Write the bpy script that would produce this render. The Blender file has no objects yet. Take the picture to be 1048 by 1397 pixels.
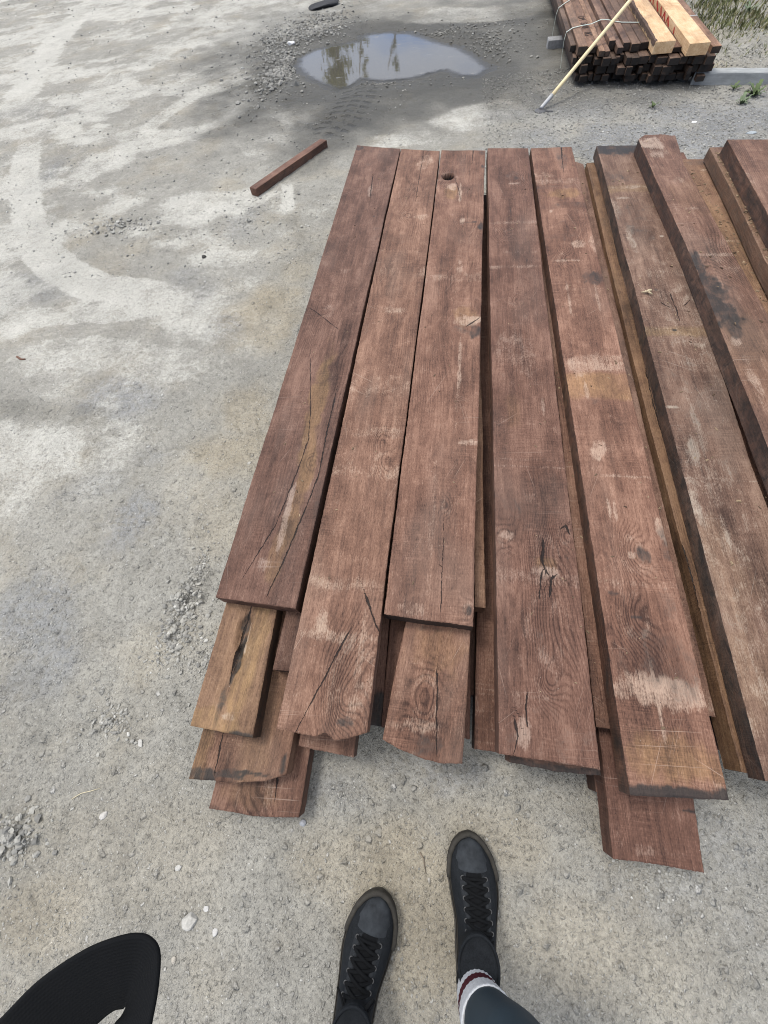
import bpy, math, random
import numpy as np
from mathutils import Vector, Matrix

random.seed(7)
rng = np.random.default_rng(11)
scene = bpy.context.scene
COL = scene.collection

# ------------------------------------------------------------------ camera model
FPX, CXP, CYP, HC = 525.0, 524.0, 698.5, 1.30
_ny = (FPX * FPX + 129 * 51) / 1032.0
_D = np.array([51.0, -_ny, -FPX]); _D /= np.linalg.norm(_D)
_V = np.array([129.0, 1032.0, -FPX]); _V /= np.linalg.norm(_V)
_Z = -_D
_Y = _V - (_V @ _Z) * _Z; _Y /= np.linalg.norm(_Y)
_X = np.cross(_Y, _Z)
RC = np.array([_X, _Y, _Z])

def at(px, py, z=0.0):
    """measured point of the photograph -> world point on the level z"""
    d = RC @ np.array([px - CXP, CYP - py, -FPX])
    t = (z - HC) / d[2]
    return np.array([t * d[0], t * d[1], z])

def atd(px, py, depth):
    d = RC @ np.array([px - CXP, CYP - py, -FPX]) * (depth / FPX)
    return np.array([0, 0, HC]) + d

# ------------------------------------------------------------------ numpy noise
def _hash(ix, iy, seed):
    h = (ix.astype(np.int64) * 374761393 + iy.astype(np.int64) * 668265263 + seed * 974634777) & 0x7fffffff
    h = ((h ^ (h >> 13)) * 1274126177) & 0x7fffffff
    h = (h ^ (h >> 16)) & 0xffffff
    return h / float(0xffffff)

def vnoise(x, y, seed=0):
    x = np.asarray(x, float); y = np.asarray(y, float)
    ix = np.floor(x); iy = np.floor(y)
    fx = x - ix; fy = y - iy
    fx = fx * fx * (3 - 2 * fx); fy = fy * fy * (3 - 2 * fy)
    a = _hash(ix, iy, seed); b = _hash(ix + 1, iy, seed)
    c = _hash(ix, iy + 1, seed); d = _hash(ix + 1, iy + 1, seed)
    return (a + (b - a) * fx) * (1 - fy) + (c + (d - c) * fx) * fy

def fbm(x, y, seed=0, octs=4, gain=0.5):
    s = 0; a = 1; n = 0
    for o in range(octs):
        s = s + a * vnoise(x * 2 ** o + 17.3 * o, y * 2 ** o - 9.1 * o, seed + o * 31)
        n += a; a *= gain
    return s / n

def sstep(a, b, x):
    t = np.clip((x - a) / (b - a), 0, 1)
    return t * t * (3 - 2 * t)

# ------------------------------------------------------------------ object helpers
def tag(o, label=None, cat=None, group=None, kind=None):
    if label: o['label'] = label
    if cat: o['category'] = cat
    if group: o['group'] = group
    if kind: o['kind'] = kind
    return o

def link(o, parent=None):
    COL.objects.link(o)
    if parent is not None: o.parent = parent
    return o

def empty(name, loc=(0, 0, 0)):
    o = bpy.data.objects.new(name, None)
    o.empty_display_size = 0.05
    o.location = loc
    return link(o)

def mesh_np(name, V, F, mat, parent=None, smooth=True, attrs=None, faces_n=4):
    """V (n,3), F (m,k) arrays -> object"""
    V = np.asarray(V, np.float32); F = np.asarray(F, np.int32)
    me = bpy.data.meshes.new(name)
    me.vertices.add(len(V)); me.vertices.foreach_set('co', V.ravel())
    k = F.shape[1]
    me.loops.add(F.size); me.loops.foreach_set('vertex_index', F.ravel())
    me.polygons.add(len(F))
    me.polygons.foreach_set('loop_start', np.arange(0, F.size, k, dtype=np.int32))
    me.polygons.foreach_set('loop_total', np.full(len(F), k, np.int32))
    me.polygons.foreach_set('use_smooth', np.full(len(F), smooth, bool))
    for an, av in (attrs or {}).items():
        a = me.attributes.new(an, 'FLOAT_VECTOR', 'POINT')
        a.data.foreach_set('vector', np.asarray(av, np.float32).ravel())
    me.update(calc_edges=True); me.validate()
    o = bpy.data.objects.new(name, me)
    if mat: me.materials.append(mat)
    return link(o, parent)

class MB:
    """collects polygons of mixed size"""
    def __init__(s): s.v = []; s.f = []
    def add(s, vs, fs):
        b = len(s.v); s.v += [tuple(map(float, v)) for v in vs]; s.f += [tuple(i + b for i in f) for f in fs]
    def box(s, c, sz, M=None):
        x, y, z = [q / 2 for q in sz]
        vs = [Vector((a * x, b * y, d * z)) for a in (-1, 1) for b in (-1, 1) for d in (-1, 1)]
        if M is not None: vs = [M @ v for v in vs]
        vs = [v + Vector(c) for v in vs]
        s.add(vs, [(0, 1, 3, 2), (4, 6, 7, 5), (0, 4, 5, 1), (2, 3, 7, 6), (0, 2, 6, 4), (1, 5, 7, 3)])
    def tube(s, pts, rad, n=10, cap=True, flat=1.0, up=None):
        pts = [Vector(p) for p in pts]
        if not hasattr(rad, '__len__'): rad = [rad] * len(pts)
        rings = []
        prevN = None
        for i, p in enumerate(pts):
            t = (pts[min(i + 1, len(pts) - 1)] - pts[max(i - 1, 0)]).normalized()
            if prevN is None:
                ref = Vector(up) if up is not None else (Vector((0, 0, 1)) if abs(t.z) < .9 else Vector((1, 0, 0)))
                nrm = (ref - ref.dot(t) * t).normalized()
            else:
                nrm = (prevN - prevN.dot(t) * t).normalized()
            prevN = nrm
            b = t.cross(nrm)
            rings.append([p + (math.cos(a) * b + math.sin(a) * nrm * flat) * rad[i] for a in [2 * math.pi * k / n for k in range(n)]])
        vs = [v for r in rings for v in r]
        fs = []
        for i in range(len(pts) - 1):
            for k in range(n):
                fs.append((i * n + k, i * n + (k + 1) % n, (i + 1) * n + (k + 1) % n, (i + 1) * n + k))
        if cap:
            fs.append(tuple(reversed(range(n)))); fs.append(tuple((len(pts) - 1) * n + k for k in range(n)))
        s.add(vs, fs)
    def build(s, name, mat, parent=None, smooth=False, sub=0, bevel=0):
        me = bpy.data.meshes.new(name)
        me.from_pydata(s.v, [], s.f); me.validate(); me.update()
        me.polygons.foreach_set('use_smooth', np.full(len(me.polygons), smooth, bool))
        if mat: me.materials.append(mat)
        o = bpy.data.objects.new(name, me); link(o, parent)
        if bevel:
            m = o.modifiers.new('bevel', 'BEVEL'); m.width = bevel; m.segments = 2
        if sub:
            m = o.modifiers.new('sub', 'SUBSURF'); m.levels = sub; m.render_levels = sub
        return o

# ------------------------------------------------------------------ node helper
class NT:
    def __init__(s, name):
        s.mat = bpy.data.materials.new(name); s.mat.use_nodes = True
        s.t = s.mat.node_tree; s.t.nodes.clear()
        s.out = s.t.nodes.new('ShaderNodeOutputMaterial')
    def n(s, ty, **kw):
        nd = s.t.nodes.new(ty)
        for k, v in kw.items(): setattr(nd, k, v)
        return nd
    def put(s, sock, v):
        if v is None: return
        if isinstance(v, bpy.types.NodeSocket): s.t.links.new(v, sock)
        else:
            if isinstance(v, (tuple, list)) and len(v) == 3 and sock.type == 'RGBA': v = (*v, 1)
            sock.default_value = v
    def math(s, op, a, b=None, c=None, clamp=False):
        nd = s.n('ShaderNodeMath', operation=op, use_clamp=clamp)
        s.put(nd.inputs[0], a); s.put(nd.inputs[1], b); s.put(nd.inputs[2], c)
        return nd.outputs[0]
    def add(s, a, b): return s.math('ADD', a, b)
    def mul(s, a, b): return s.math('MULTIPLY', a, b)
    def vm(s, op, a, b=None):
        nd = s.n('ShaderNodeVectorMath', operation=op)
        s.put(nd.inputs[0], a); s.put(nd.inputs[1], b)
        return nd.outputs[0]
    def noise(s, vec, scale, detail=2.0, rough=0.5, dist=0.0):
        nd = s.n('ShaderNodeTexNoise')
        s.put(nd.inputs['Vector'], vec)
        nd.inputs['Scale'].default_value = scale; nd.inputs['Detail'].default_value = detail
        nd.inputs['Roughness'].default_value = rough; nd.inputs['Distortion'].default_value = dist
        return nd.outputs[0]
    def noisec(s, vec, scale, detail=2.0):
        nd = s.n('ShaderNodeTexNoise'); s.put(nd.inputs['Vector'], vec)
        nd.inputs['Scale'].default_value = scale; nd.inputs['Detail'].default_value = detail
        return nd.outputs[1]
    def vor(s, vec, scale, feature='F1', rnd=1.0):
        nd = s.n('ShaderNodeTexVoronoi', feature=feature); s.put(nd.inputs['Vector'], vec)
        nd.inputs['Scale'].default_value = scale
        nd.inputs['Randomness'].default_value = rnd
        return nd.outputs
    def mr(s, v, a, b, c=0.0, d=1.0, smooth=True):
        nd = s.n('ShaderNodeMapRange', interpolation_type='SMOOTHSTEP' if smooth else 'LINEAR')
        s.put(nd.inputs[0], v); s.put(nd.inputs[1], a); s.put(nd.inputs[2], b); s.put(nd.inputs[3], c); s.put(nd.inputs[4], d)
        return nd.outputs[0]
    def mix(s, f, a, b, blend='MIX'):
        nd = s.n('ShaderNodeMix', data_type='RGBA', blend_type=blend)
        s.put(nd.inputs[0], f); s.put(nd.inputs[6], a); s.put(nd.inputs[7], b)
        return nd.outputs[2]
    def attr(s, name):
        nd = s.n('ShaderNodeAttribute', attribute_name=name); return nd.outputs['Vector']
    def sep(s, v):
        nd = s.n('ShaderNodeSeparateXYZ'); s.put(nd.inputs[0], v); return nd.outputs
    def comb(s, x, y, z):
        nd = s.n('ShaderNodeCombineXYZ'); s.put(nd.inputs[0], x); s.put(nd.inputs[1], y); s.put(nd.inputs[2], z); return nd.outputs[0]
    def mapping(s, v, rot=(0, 0, 0), scale=(1, 1, 1)):
        nd = s.n('ShaderNodeMapping'); s.put(nd.inputs[0], v)
        nd.inputs['Rotation'].default_value = rot; nd.inputs['Scale'].default_value = scale
        return nd.outputs[0]
    def bump(s, h, strength, dist, normal=None):
        nd = s.n('ShaderNodeBump'); nd.inputs['Strength'].default_value = strength; nd.inputs['Distance'].default_value = dist
        s.put(nd.inputs['Height'], h)
        if normal is not None: s.put(nd.inputs['Normal'], normal)
        return nd.outputs[0]
    def bsdf(s, col, rough=0.6, normal=None, spec=0.3, metal=0.0, **kw):
        nd = s.n('ShaderNodeBsdfPrincipled')
        s.put(nd.inputs['Base Color'], col); s.put(nd.inputs['Roughness'], rough)
        s.put(nd.inputs['Specular IOR Level'], spec); s.put(nd.inputs['Metallic'], metal)
        if normal is not None: s.put(nd.inputs['Normal'], normal)
        for k, v in kw.items(): s.put(nd.inputs[k], v)
        s.t.links.new(nd.outputs[0], s.out.inputs[0])
        return nd

# ------------------------------------------------------------------ WOOD
def make_wood(name, dark, mid, light, goldc, scratch=1.0, sawamt=1.0):
    m = NT(name)
    T = m.attr('tc'); A = m.sep(m.attr('wa')); B = m.sep(m.attr('wb'))
    ring, ckd, ckw = A[0], A[1], A[2]
    stain, pale, gold = B[0], B[1], B[2]
    fib = m.noise(m.vm('MULTIPLY', T, (420, 11, 420)), 1, 3, .6)
    fib2 = m.noise(m.vm('MULTIPLY', T, (95, 2.6, 95)), 1, 3, .55)
    blotch = m.noise(m.vm('MULTIPLY', T, (9, 2.6, 9)), 1, 5, .6, .4)
    blotch2 = m.noise(m.vm('MULTIPLY', T, (22, 16, 22)), 1, 4, .65, .6)
    pores = m.mr(m.noise(m.vm('MULTIPLY', T, (760, 42, 760)), 1, 1), .60, .72)
    rr = m.math('SINE', m.add(m.mul(ring, 6.2832), m.mul(m.math('SUBTRACT', fib2, .5), 3.0)))
    rp = m.math('POWER', m.add(m.mul(rr, .5), .5), 2.6)
    rmask = m.mr(m.noise(m.vm('MULTIPLY', T, (6, 2.2, 6)), 1, 3), .42, .74, .06, .80)
    kmask = m.sep(m.attr('wk'))[0]
    rp = m.mul(rp, m.math('MAXIMUM', rmask, m.mul(kmask, 1.25)))
    saw = m.noise(m.vm('MULTIPLY', T, (14, 330, 14)), 1, 2, .6)
    sawm = m.mr(m.noise(m.vm('MULTIPLY', T, (6, 3, 6)), 1, 2), .42, .66)
    sawd = m.mul(m.math('SUBTRACT', saw, .5), sawm)
    f = m.add(.52, m.mul(m.math('SUBTRACT', blotch, .5), 1.7))
    f = m.add(f, m.mul(m.math('SUBTRACT', blotch2, .5), .62))
    grit = m.noise(m.vm('MULTIPLY', T, (330, 130, 330)), 1, 3, .7)
    f = m.add(f, m.mul(m.math('SUBTRACT', fib, .5), .58))
    f = m.add(f, m.mul(m.math('SUBTRACT', grit, .5), .85))
    f = m.add(f, m.mul(m.math('SUBTRACT', fib2, .5), .62))
    f = m.math('SUBTRACT', f, m.mul(rp, .30))
    f = m.add(f, m.mul(sawd, .75 * sawamt))
    f = m.math('SUBTRACT', f, m.mul(pores, .22), clamp=True)
    c1 = m.mix(m.mr(f, 0, .5, 0, 1, False), dark, mid)
    c = m.mix(m.mr(f, .5, 1, 0, 1, False), c1, light)
    # hue drift: redder / greyer areas
    hue = m.noise(m.vm('MULTIPLY', T, (4, 1.3, 4)), 1.0, 3, .6)
    c = m.mix(m.mr(hue, .50, .72, 0, .55), c, m.mix(.5, c, (.135, .108, .092)))
    # golden raw wood
    gl = m.mix(m.mr(f, .1, .9, 0, 1, False), tuple(q * .42 for q in goldc), tuple(min(1, q * 1.25) for q in goldc))
    gm = m.math('MULTIPLY', gold, m.mr(m.add(blotch2, m.mul(fib2, .6)), .45, 1.05, .55, 1.15), clamp=True)
    c = m.mix(gm, c, gl)
    # dusty pale scuffs, broken up by the grain
    fine = m.add(m.mul(blotch2, .40), m.add(m.mul(fib, .30), m.mul(grit, .34)))
    fine = m.math('MULTIPLY_ADD', m.math('SUBTRACT', fine, .52), 1.9, .52)
    pm = m.mr(m.add(fine, m.mul(m.math('MAXIMUM', pale, 0.0), .40)), .60, 1.06, 0, .95)
    c = m.mix(m.mul(pm, .82), c, (.36, .288, .235))
    dust = m.mr(m.noise(m.vm('MULTIPLY', T, (30, 12, 30)), 1, 6, .75), .56, .82, 0, .28)
    c = m.mix(dust, c, (.27, .20, .16))
    # scratches
    for rot, sx, sy, th, off in ((.42, 620, 3.2, .745, 0), (-1.05, 560, 4.5, .755, 3.1), (1.50, 520, 3.0, .74, 7.7), (.9, 600, 5, .765, 5.5), (-.25, 540, 3.5, .76, 9.1)):
        tv = m.mapping(m.vm('ADD', T, (off, off * 1.7, 0)), (0, 0, rot), (1, 1, 1))
        ln = m.noise(m.vm('MULTIPLY', tv, (sx * .62, sy, 0)), 1, 0.5)
        lm = m.mr(m.noise(m.vm('MULTIPLY', m.vm('ADD', T, (off * 3.3, off, 0)), (5, 3, 5)), 1, 2), .50, .66)
        c = m.mix(m.mul(lm, m.mr(ln, th - .035, th + .05, 0, .50 * scratch)), c, (.35, .28, .235))
    # pinholes and specks
    sp = m.vor(m.vm('MULTIPLY', T, (1, .8, 1)), 75)
    spm = m.math('MULTIPLY', m.mr(sp[0], .035, .07, 1, 0), m.mr(m.sep(sp[1])[0], .90, .93))
    c = m.mix(m.mul(spm, .75), c, (.42, .38, .34))
    spd = m.math('MULTIPLY', m.mr(sp[0], .05, .10, 1, 0), m.mr(m.sep(sp[1])[1], .88, .92))
    c = m.mix(m.mul(spd, .7), c, (.02, .012, .01))
    # dark stain, also the shade painted on plank sides and pile ends
    sfine = m.add(m.mul(blotch2, .55), m.add(m.mul(fib2, .22), m.mul(grit, .28)))
    sfine = m.math('MULTIPLY_ADD', m.math('SUBTRACT', sfine, .52), 1.7, .52)
    st = m.mr(m.add(sfine, m.mul(stain, .60)), .68, 1.20, 0, 1.0)
    c = m.mix(st, c, m.mix(.10, (.014, .0155, .0165), c))
    # per plank tint
    oi = m.n('ShaderNodeObjectInfo')
    c = m.mix(1.0, c, oi.outputs['Color'], 'MULTIPLY')
    # cracks, and the blackened knot hole
    wob = m.add(m.mul(m.math('SUBTRACT', m.noise(m.vm('MULTIPLY', T, (35, 26, 35)), 1, 4, .65), .5), .012), m.mul(m.math('SUBTRACT', m.noise(m.vm('MULTIPLY', T, (260, 90, 260)), 1, 2, .6), .5), .003))
    ckw = m.mul(ckw, m.mr(m.noise(m.vm('MULTIPLY', T, (30, 22, 30)), 1, 3, .7), .30, .66, .25, 1.25))
    ad = m.math('ABSOLUTE', m.add(ckd, wob))
    ck = m.mr(ad, m.mul(ckw, .45), m.add(ckw, .0004), 1, 0)
    ckp = m.mr(ckw, .0003, .0006)
    ck = m.mul(ck, ckp)
    c = m.mix(m.mul(ck, .93), c, (.008, .005, .004))
    h = m.add(m.mul(fib, .45), m.add(m.mul(rp, -.25), m.mul(sawd, .9 * sawamt)))
    h = m.add(h, m.add(m.mul(blotch2, .35), m.mul(grit, .5)))
    h = m.math('SUBTRACT', h, m.add(m.mul(pores, .3), m.mul(ck, 3.0)))
    nb = m.bump(h, .9, .0016)
    rough = m.math('SUBTRACT', m.add(.62, m.mul(fib2, .20)), m.mul(st, .12))
    m.bsdf(c, rough, nb, .28)
    return m.mat

WOOD = make_wood('reddish_weathered_wood', (.038, .0185, .0130), (.132, .0730, .0520), (.262, .164, .122), (.215, .134, .073))
DARKWOOD = make_wood('old_dark_timber', (.036, .023, .016), (.125, .082, .058), (.255, .180, .132), (.26, .16, .08), scratch=.5)
FRESH = make_wood('fresh_sawn_wood', (.34, .19, .095), (.58, .39, .22), (.76, .59, .39), (.7, .5, .25), scratch=.2)

def poly_dist(x, y, pts):
    """signed distance to a polyline and parameter 0..1 along it"""
    best = np.full(x.shape, 1e9); sd = np.full(x.shape, 1e9); par = np.zeros(x.shape)
    L = [0]
    for a, b in zip(pts[:-1], pts[1:]): L.append(L[-1] + math.dist(a, b))
    for i, (a, b) in enumerate(zip(pts[:-1], pts[1:])):
        dx, dy = b[0] - a[0], b[1] - a[1]; l2 = dx * dx + dy * dy + 1e-12
        t = np.clip(((x - a[0]) * dx + (y - a[1]) * dy) / l2, 0, 1)
        ex = x - (a[0] + t * dx); ey = y - (a[1] + t * dy)
        d = np.hypot(ex, ey)
        sg = np.sign(dx * ey - dy * ex)
        mk = d < best
        best = np.where(mk, d, best); sd = np.where(mk, d * np.where(sg == 0, 1, sg), sd)
        par = np.where(mk, (L[i] + t * math.sqrt(l2)) / L[-1], par)
    return sd, best, par

_seed = [0]
def plank(name, zt, th, xl, xr, yn, yf, mat=None, feats=(), tone=(1, 1, 1), res=.0045, label=None, cat='plank', group=None,
          side_gold=0, side_stain=.55, end_stain=.35, gold=0, ringsp=.0065, depth=None, und=.0007, jag=.0025, tilt=0.0, edge=.0014,
          side_gold_l=None, side_gold_r=None, end_gold=0, parent=None, sawends=0):
    """One plank: xl, xr = [(y, x)..] edge lines, yn, yf = [(s, y)..] end lines, all in world metres."""
    _seed[0] += 1; sd = _seed[0]
    xl = sorted(xl); xr = sorted(xr)
    yn = yn if hasattr(yn, '__len__') else [(0, yn), (1, yn)]
    yf = yf if hasattr(yf, '__len__') else [(0, yf), (1, yf)]
    ip = lambda tab, q: np.interp(q, [p[0] for p in tab], [p[1] for p in tab])
    wid = ip(xr, (yn[0][1] + yf[0][1]) / 2) - ip(xl, (yn[0][1] + yf[0][1]) / 2)
    ln = yf[0][1] - yn[0][1]
    NU = max(3, int(wid / res)); NV = max(6, int(ln / (res * 1.35)))
    F = []
    for f in feats:
        f = list(f)
        if f[0] in ('crack',):
            f[1] = [tuple(at(px, py, zt)[:2]) for px, py in f[1]]
        elif f[0] == 'band':
            f[1], f[2] = at(f[5] if len(f) > 5 else 650, f[1], zt)[1], at(f[5] if len(f) > 5 else 650, f[2], zt)[1]
        elif f[0] in ('knot', 'stain', 'pale', 'gold', 'hole', 'dip'):
            q = at(f[1], f[2], zt); f[1], f[2] = q[0], q[1]
        F.append(f)
    def pos(s, t, d):
        y0 = ip(yn, s); y1 = ip(yf, s)
        je = (vnoise(s * wid * 300, s * 0 + sd, sd) - .5) * jag * .55 + (fbm(s * wid * 16, s * 0 + sd, sd + 5, 3) - .5) * jag * 1.5 + (0 if jag < .004 else (vnoise(s * wid * 260, s * 0 + sd, sd + 15) ** 2 - .3) * jag * 2.2)
        y = y0 + (y1 - y0) * t + je * (sstep(.02, 0, t) + sstep(.98, 1, t))
        x0 = ip(xl, y); x1 = ip(xr, y)
        w0 = (fbm(y * 3.1, y * 0, sd + 3, 3) - .5) * edge * 4 + (vnoise(y * 90, y * 0, sd + 7) - .5) * edge
        w1 = (fbm(y * 3.1, y * 0, sd + 13, 3) - .5) * edge * 4 + (vnoise(y * 90, y * 0, sd + 17) - .5) * edge
        x = (x0 + w0) + ((x1 + w1) - (x0 + w0)) * s
        k = 1 - d / th
        z = zt - d + k * ((fbm(x * 14, y * 3, sd + 21, 3) - .5) * und * 3) + tilt * (s - .5) * wid
        return x, y, z
    def fields(x, y, depthv):
        u = x - ip(xl, y)
        cu = wid * (.5 + .55 * (vnoise(y * .7 + sd * 3.3, y * 0, sd) - .5) + .35 * (vnoise(y * .0 + sd, y * 0, sd + 2) - .5) * 2)
        cz = (.075 if depth is None else depth) + .055 * (vnoise(y * .9 + sd, y * 0, sd + 9) - .5) * 2 + .012 * (fbm(u * 9 + sd, y * 3.2, sd + 4, 3) - .5) * 2
        r = np.sqrt((u - cu) ** 2 + (cz - depthv) ** 2) / ringsp
        r = r + (fbm(u * 16, y * 5, sd + 40, 3) - .5) * 2.2
        st = np.zeros_like(x); pa = np.zeros_like(x); go = np.full_like(x, float(gold)); dz = np.zeros_like(x)
        km = np.zeros_like(x); ckd = np.full_like(x, 1.0); ckw = np.zeros_like(x)
        wn = fbm(x * 28, y * 18, sd + 60, 4) - .5
        wn2 = fbm(x * 90, y * 30, sd + 66, 3) - .5
        for f in F:
            k = f[0]
            if k == 'crack':
                w = f[2]; s_, d_, p_ = poly_dist(x, y, f[1])
                ww = w * np.clip(np.minimum(p_ / .12, (1 - p_) / .12) if len(f) < 4 else (1 - p_ * .85), .0, 1)
                mk = d_ < np.abs(ckd)
                ckd = np.where(mk, s_, ckd); ckw = np.where(mk, ww, ckw)
            elif k == 'band':
                lo, hi = min(f[1], f[2]), max(f[1], f[2])
                hw_ = (hi - lo); e = min(.012, hw_ * .35); yy = y + wn * min(.035, hw_ * .45)
                b = sstep(lo - e, lo + e, yy) * (1 - sstep(hi - e, hi + e, yy)) * f[3] * (.75 if f[4] != 'gold' else .8) * (.45 + .8 * vnoise(x * 11 + sd, y * 9, sd + 77))
                if f[4] == 'pale': pa = np.maximum(pa, b)
                elif f[4] == 'gold': go = np.maximum(go, b)
                else: st = np.maximum(st, b)
            elif k == 'end':
                e0 = ip(yn, np.clip(u / max(wid, 1e-4), 0, 1)) if f[1] == 'near' else ip(yf, np.clip(u / max(wid, 1e-4), 0, 1))
                q = np.abs(y - e0) + wn * f[2] * .9 + wn2 * .006
                st = np.maximum(st, (1 - sstep(f[2] * .6, f[2] * 1.2, q)) * f[3])
            else:
                dx = (x - f[1]); dy = (y - f[2])
                if k == 'knot':
                    rad = f[3]; q = np.sqrt(dx ** 2 + (dy * .62) ** 2)
                    amp = f[4] if len(f) > 4 else 5
                    r = r + amp * np.exp(-(q / (rad * 1.7)) ** 2)
                    dk = f[5] if len(f) > 5 else .5
                    km = np.maximum(km, np.exp(-(q / (rad * 2.3)) ** 2))
                    st = np.maximum(st, dk * (1 - sstep(rad * .25, rad * .9, q + wn * rad * .8)))
                    pa = np.maximum(pa, .35 * np.exp(-((q - rad * 1.0) / (rad * .35)) ** 2))
                    dz = dz - .0015 * np.exp(-(q / (rad * .5)) ** 2)
                else:
                    q = np.sqrt((dx / f[3]) ** 2 + (dy / f[4]) ** 2) + wn * 1.0 + wn2 * .5
                    b = (1 - sstep(.55, 1.15, q))
                    if k == 'stain': st = np.maximum(st, b * f[5])
                    elif k == 'pale': pa = np.maximum(pa, b * f[5])
                    elif k == 'gold': go = np.maximum(go, b * f[5])
                    elif k == 'hole':
                        q = np.sqrt((dx / f[3]) ** 2 + (dy / f[4]) ** 2) + wn * .5
                        b = 1 - sstep(.75, 1.05, q); st = np.maximum(st, b * 1.3); dz = dz - .045 * b; ckd = np.where(b > .35, 0, ckd); ckw = np.where(b > .35, .05, ckw)  # inside of the hole coloured black to stand for its deep shade
                    elif k == 'dip':
                        dz = dz - f[5] * (1 - sstep(.5, 1.1, q))
        return u, r, ckd, ckw, st, pa, go, dz, km
    Vs, Fs, TC, WA, WB, WK = [], [], [], [], [], []
    base = 0
    def patch(x, y, z, dv, kind):
        nonlocal base
        u, r, ckd, ckw, st, pa, go, dz, km = fields(x, y, dv)
        if kind == 'top': z = z + dz
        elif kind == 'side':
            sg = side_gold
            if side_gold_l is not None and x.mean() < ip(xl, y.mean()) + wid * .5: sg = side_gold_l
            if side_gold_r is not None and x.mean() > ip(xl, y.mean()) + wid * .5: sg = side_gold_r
            go = np.maximum(go * .5, sg); st = np.maximum(st * .6, side_stain * (1 - sg)); pa = pa * .4; ckd = ckd * 0 + 1  # side faces darkened in colour, standing for shade under overhead light
        elif kind == 'end':
            go = np.maximum(go * .3, end_gold); st = np.maximum(st * (1 if end_stain > .2 else .4), end_stain * (.7 + .6 * vnoise(x * 40, dv * 60, sd))); pa = pa * .3
        n, k = x.shape
        Vs.append(np.stack([x, y, z], -1).reshape(-1, 3))
        TC.append(np.stack([u + dv * .9 + sd * .731, y + sd * 5.17, dv + (.31 if kind == 'end' else 0)], -1).reshape(-1, 3) if kind != 'end'
                  else np.stack([u + sd * .731, dv * 2.0 + sd * 5.17, dv + .31], -1).reshape(-1, 3))
        WK.append(np.stack([km if kind == 'top' else km * 0, km * 0, km * 0], -1).reshape(-1, 3)); WA.append(np.stack([r, ckd, ckw], -1).reshape(-1, 3)); WB.append(np.stack([st, pa, go], -1).reshape(-1, 3))
        i = np.arange(n - 1)[:, None] * k + np.arange(k - 1)[None, :] + base
        q = np.stack([i, i + 1, i + k + 1, i + k], -1).reshape(-1, 4)
        Fs.append(q); base += n * k
        return q
    # top with a small eased edge
    ch = .0018
    s = np.linspace(0, 1, NU + 1); t = np.linspace(0, 1, NV + 1)
    sw = ch / max(wid, .01)
    s = np.concatenate([[0, sw], s[1:-1], [1 - sw, 1]]); t = np.concatenate([[0, ch / ln], t[1:-1], [1 - ch / ln, 1]])
    S, Tt = np.meshgrid(s, t)
    D = np.zeros_like(S); D[0, :] = ch; D[-1, :] = ch; D[:, 0] = ch; D[:, -1] = ch
    x, y, z = pos(S, Tt, D); patch(x, y, z, D, 'top')
    dl = np.linspace(ch, th, 5)
    for sv, flip in ((0, False), (1, True)):
        Tg, Dg = np.meshgrid(t, dl, indexing='ij')
        x, y, z = pos(np.full_like(Tg, sv), Tg, Dg); q = patch(x, y, z, Dg, 'side')
        if not flip: Fs[-1] = q[:, ::-1]
    for tv, flip in ((0, False), (1, True)):
        Sg, Dg = np.meshgrid(s, dl, indexing='ij')
        x, y, z = pos(Sg, np.full_like(Sg, tv), Dg); q = patch(x, y, z, Dg, 'end')
        if flip: Fs[-1] = q[:, ::-1]
    sb = np.array([0, 1.0]); tb = np.linspace(0, 1, 12)
    Sg, Tg = np.meshgrid(sb, tb); x, y, z = pos(Sg, Tg, np.full_like(Sg, th)); q = patch(x, y, z, np.full_like(Sg, th), 'bottom'); Fs[-1] = q[:, ::-1]
    Fall = np.concatenate(Fs)
    o = mesh_np(name, np.concatenate(Vs), Fall, mat or WOOD, parent, True, {'tc': np.concatenate(TC), 'wa': np.concatenate(WA), 'wb': np.concatenate(WB), 'wk': np.concatenate(WK)})
    # orientation check: outward side faces
    o.color = (*tone, 1)
    if label: tag(o, label, cat, group)
    return o

def quad(zt, TL, TR, BR, BL):
    a, b, c, d = [at(*p, zt) for p in (TL, TR, BR, BL)]
    return dict(xl=[(d[1], d[0]), (a[1], a[0])], xr=[(c[1], c[0]), (b[1], b[0])], yn=[(0, d[1]), (1, c[1])], yf=[(0, a[1]), (1, b[1])])

TH = .056
L4, L3, L2, L1 = .240, .182, .124, .066
G_ST = 'reddish planks of the near stack'
# ------------------------------------------------------------------ THE STACK
def P(label, zt, q, **kw):
    return plank('wood_plank', zt, kw.pop('th', TH), label=label, cat='plank', group=G_ST, **q, **kw)

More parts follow.
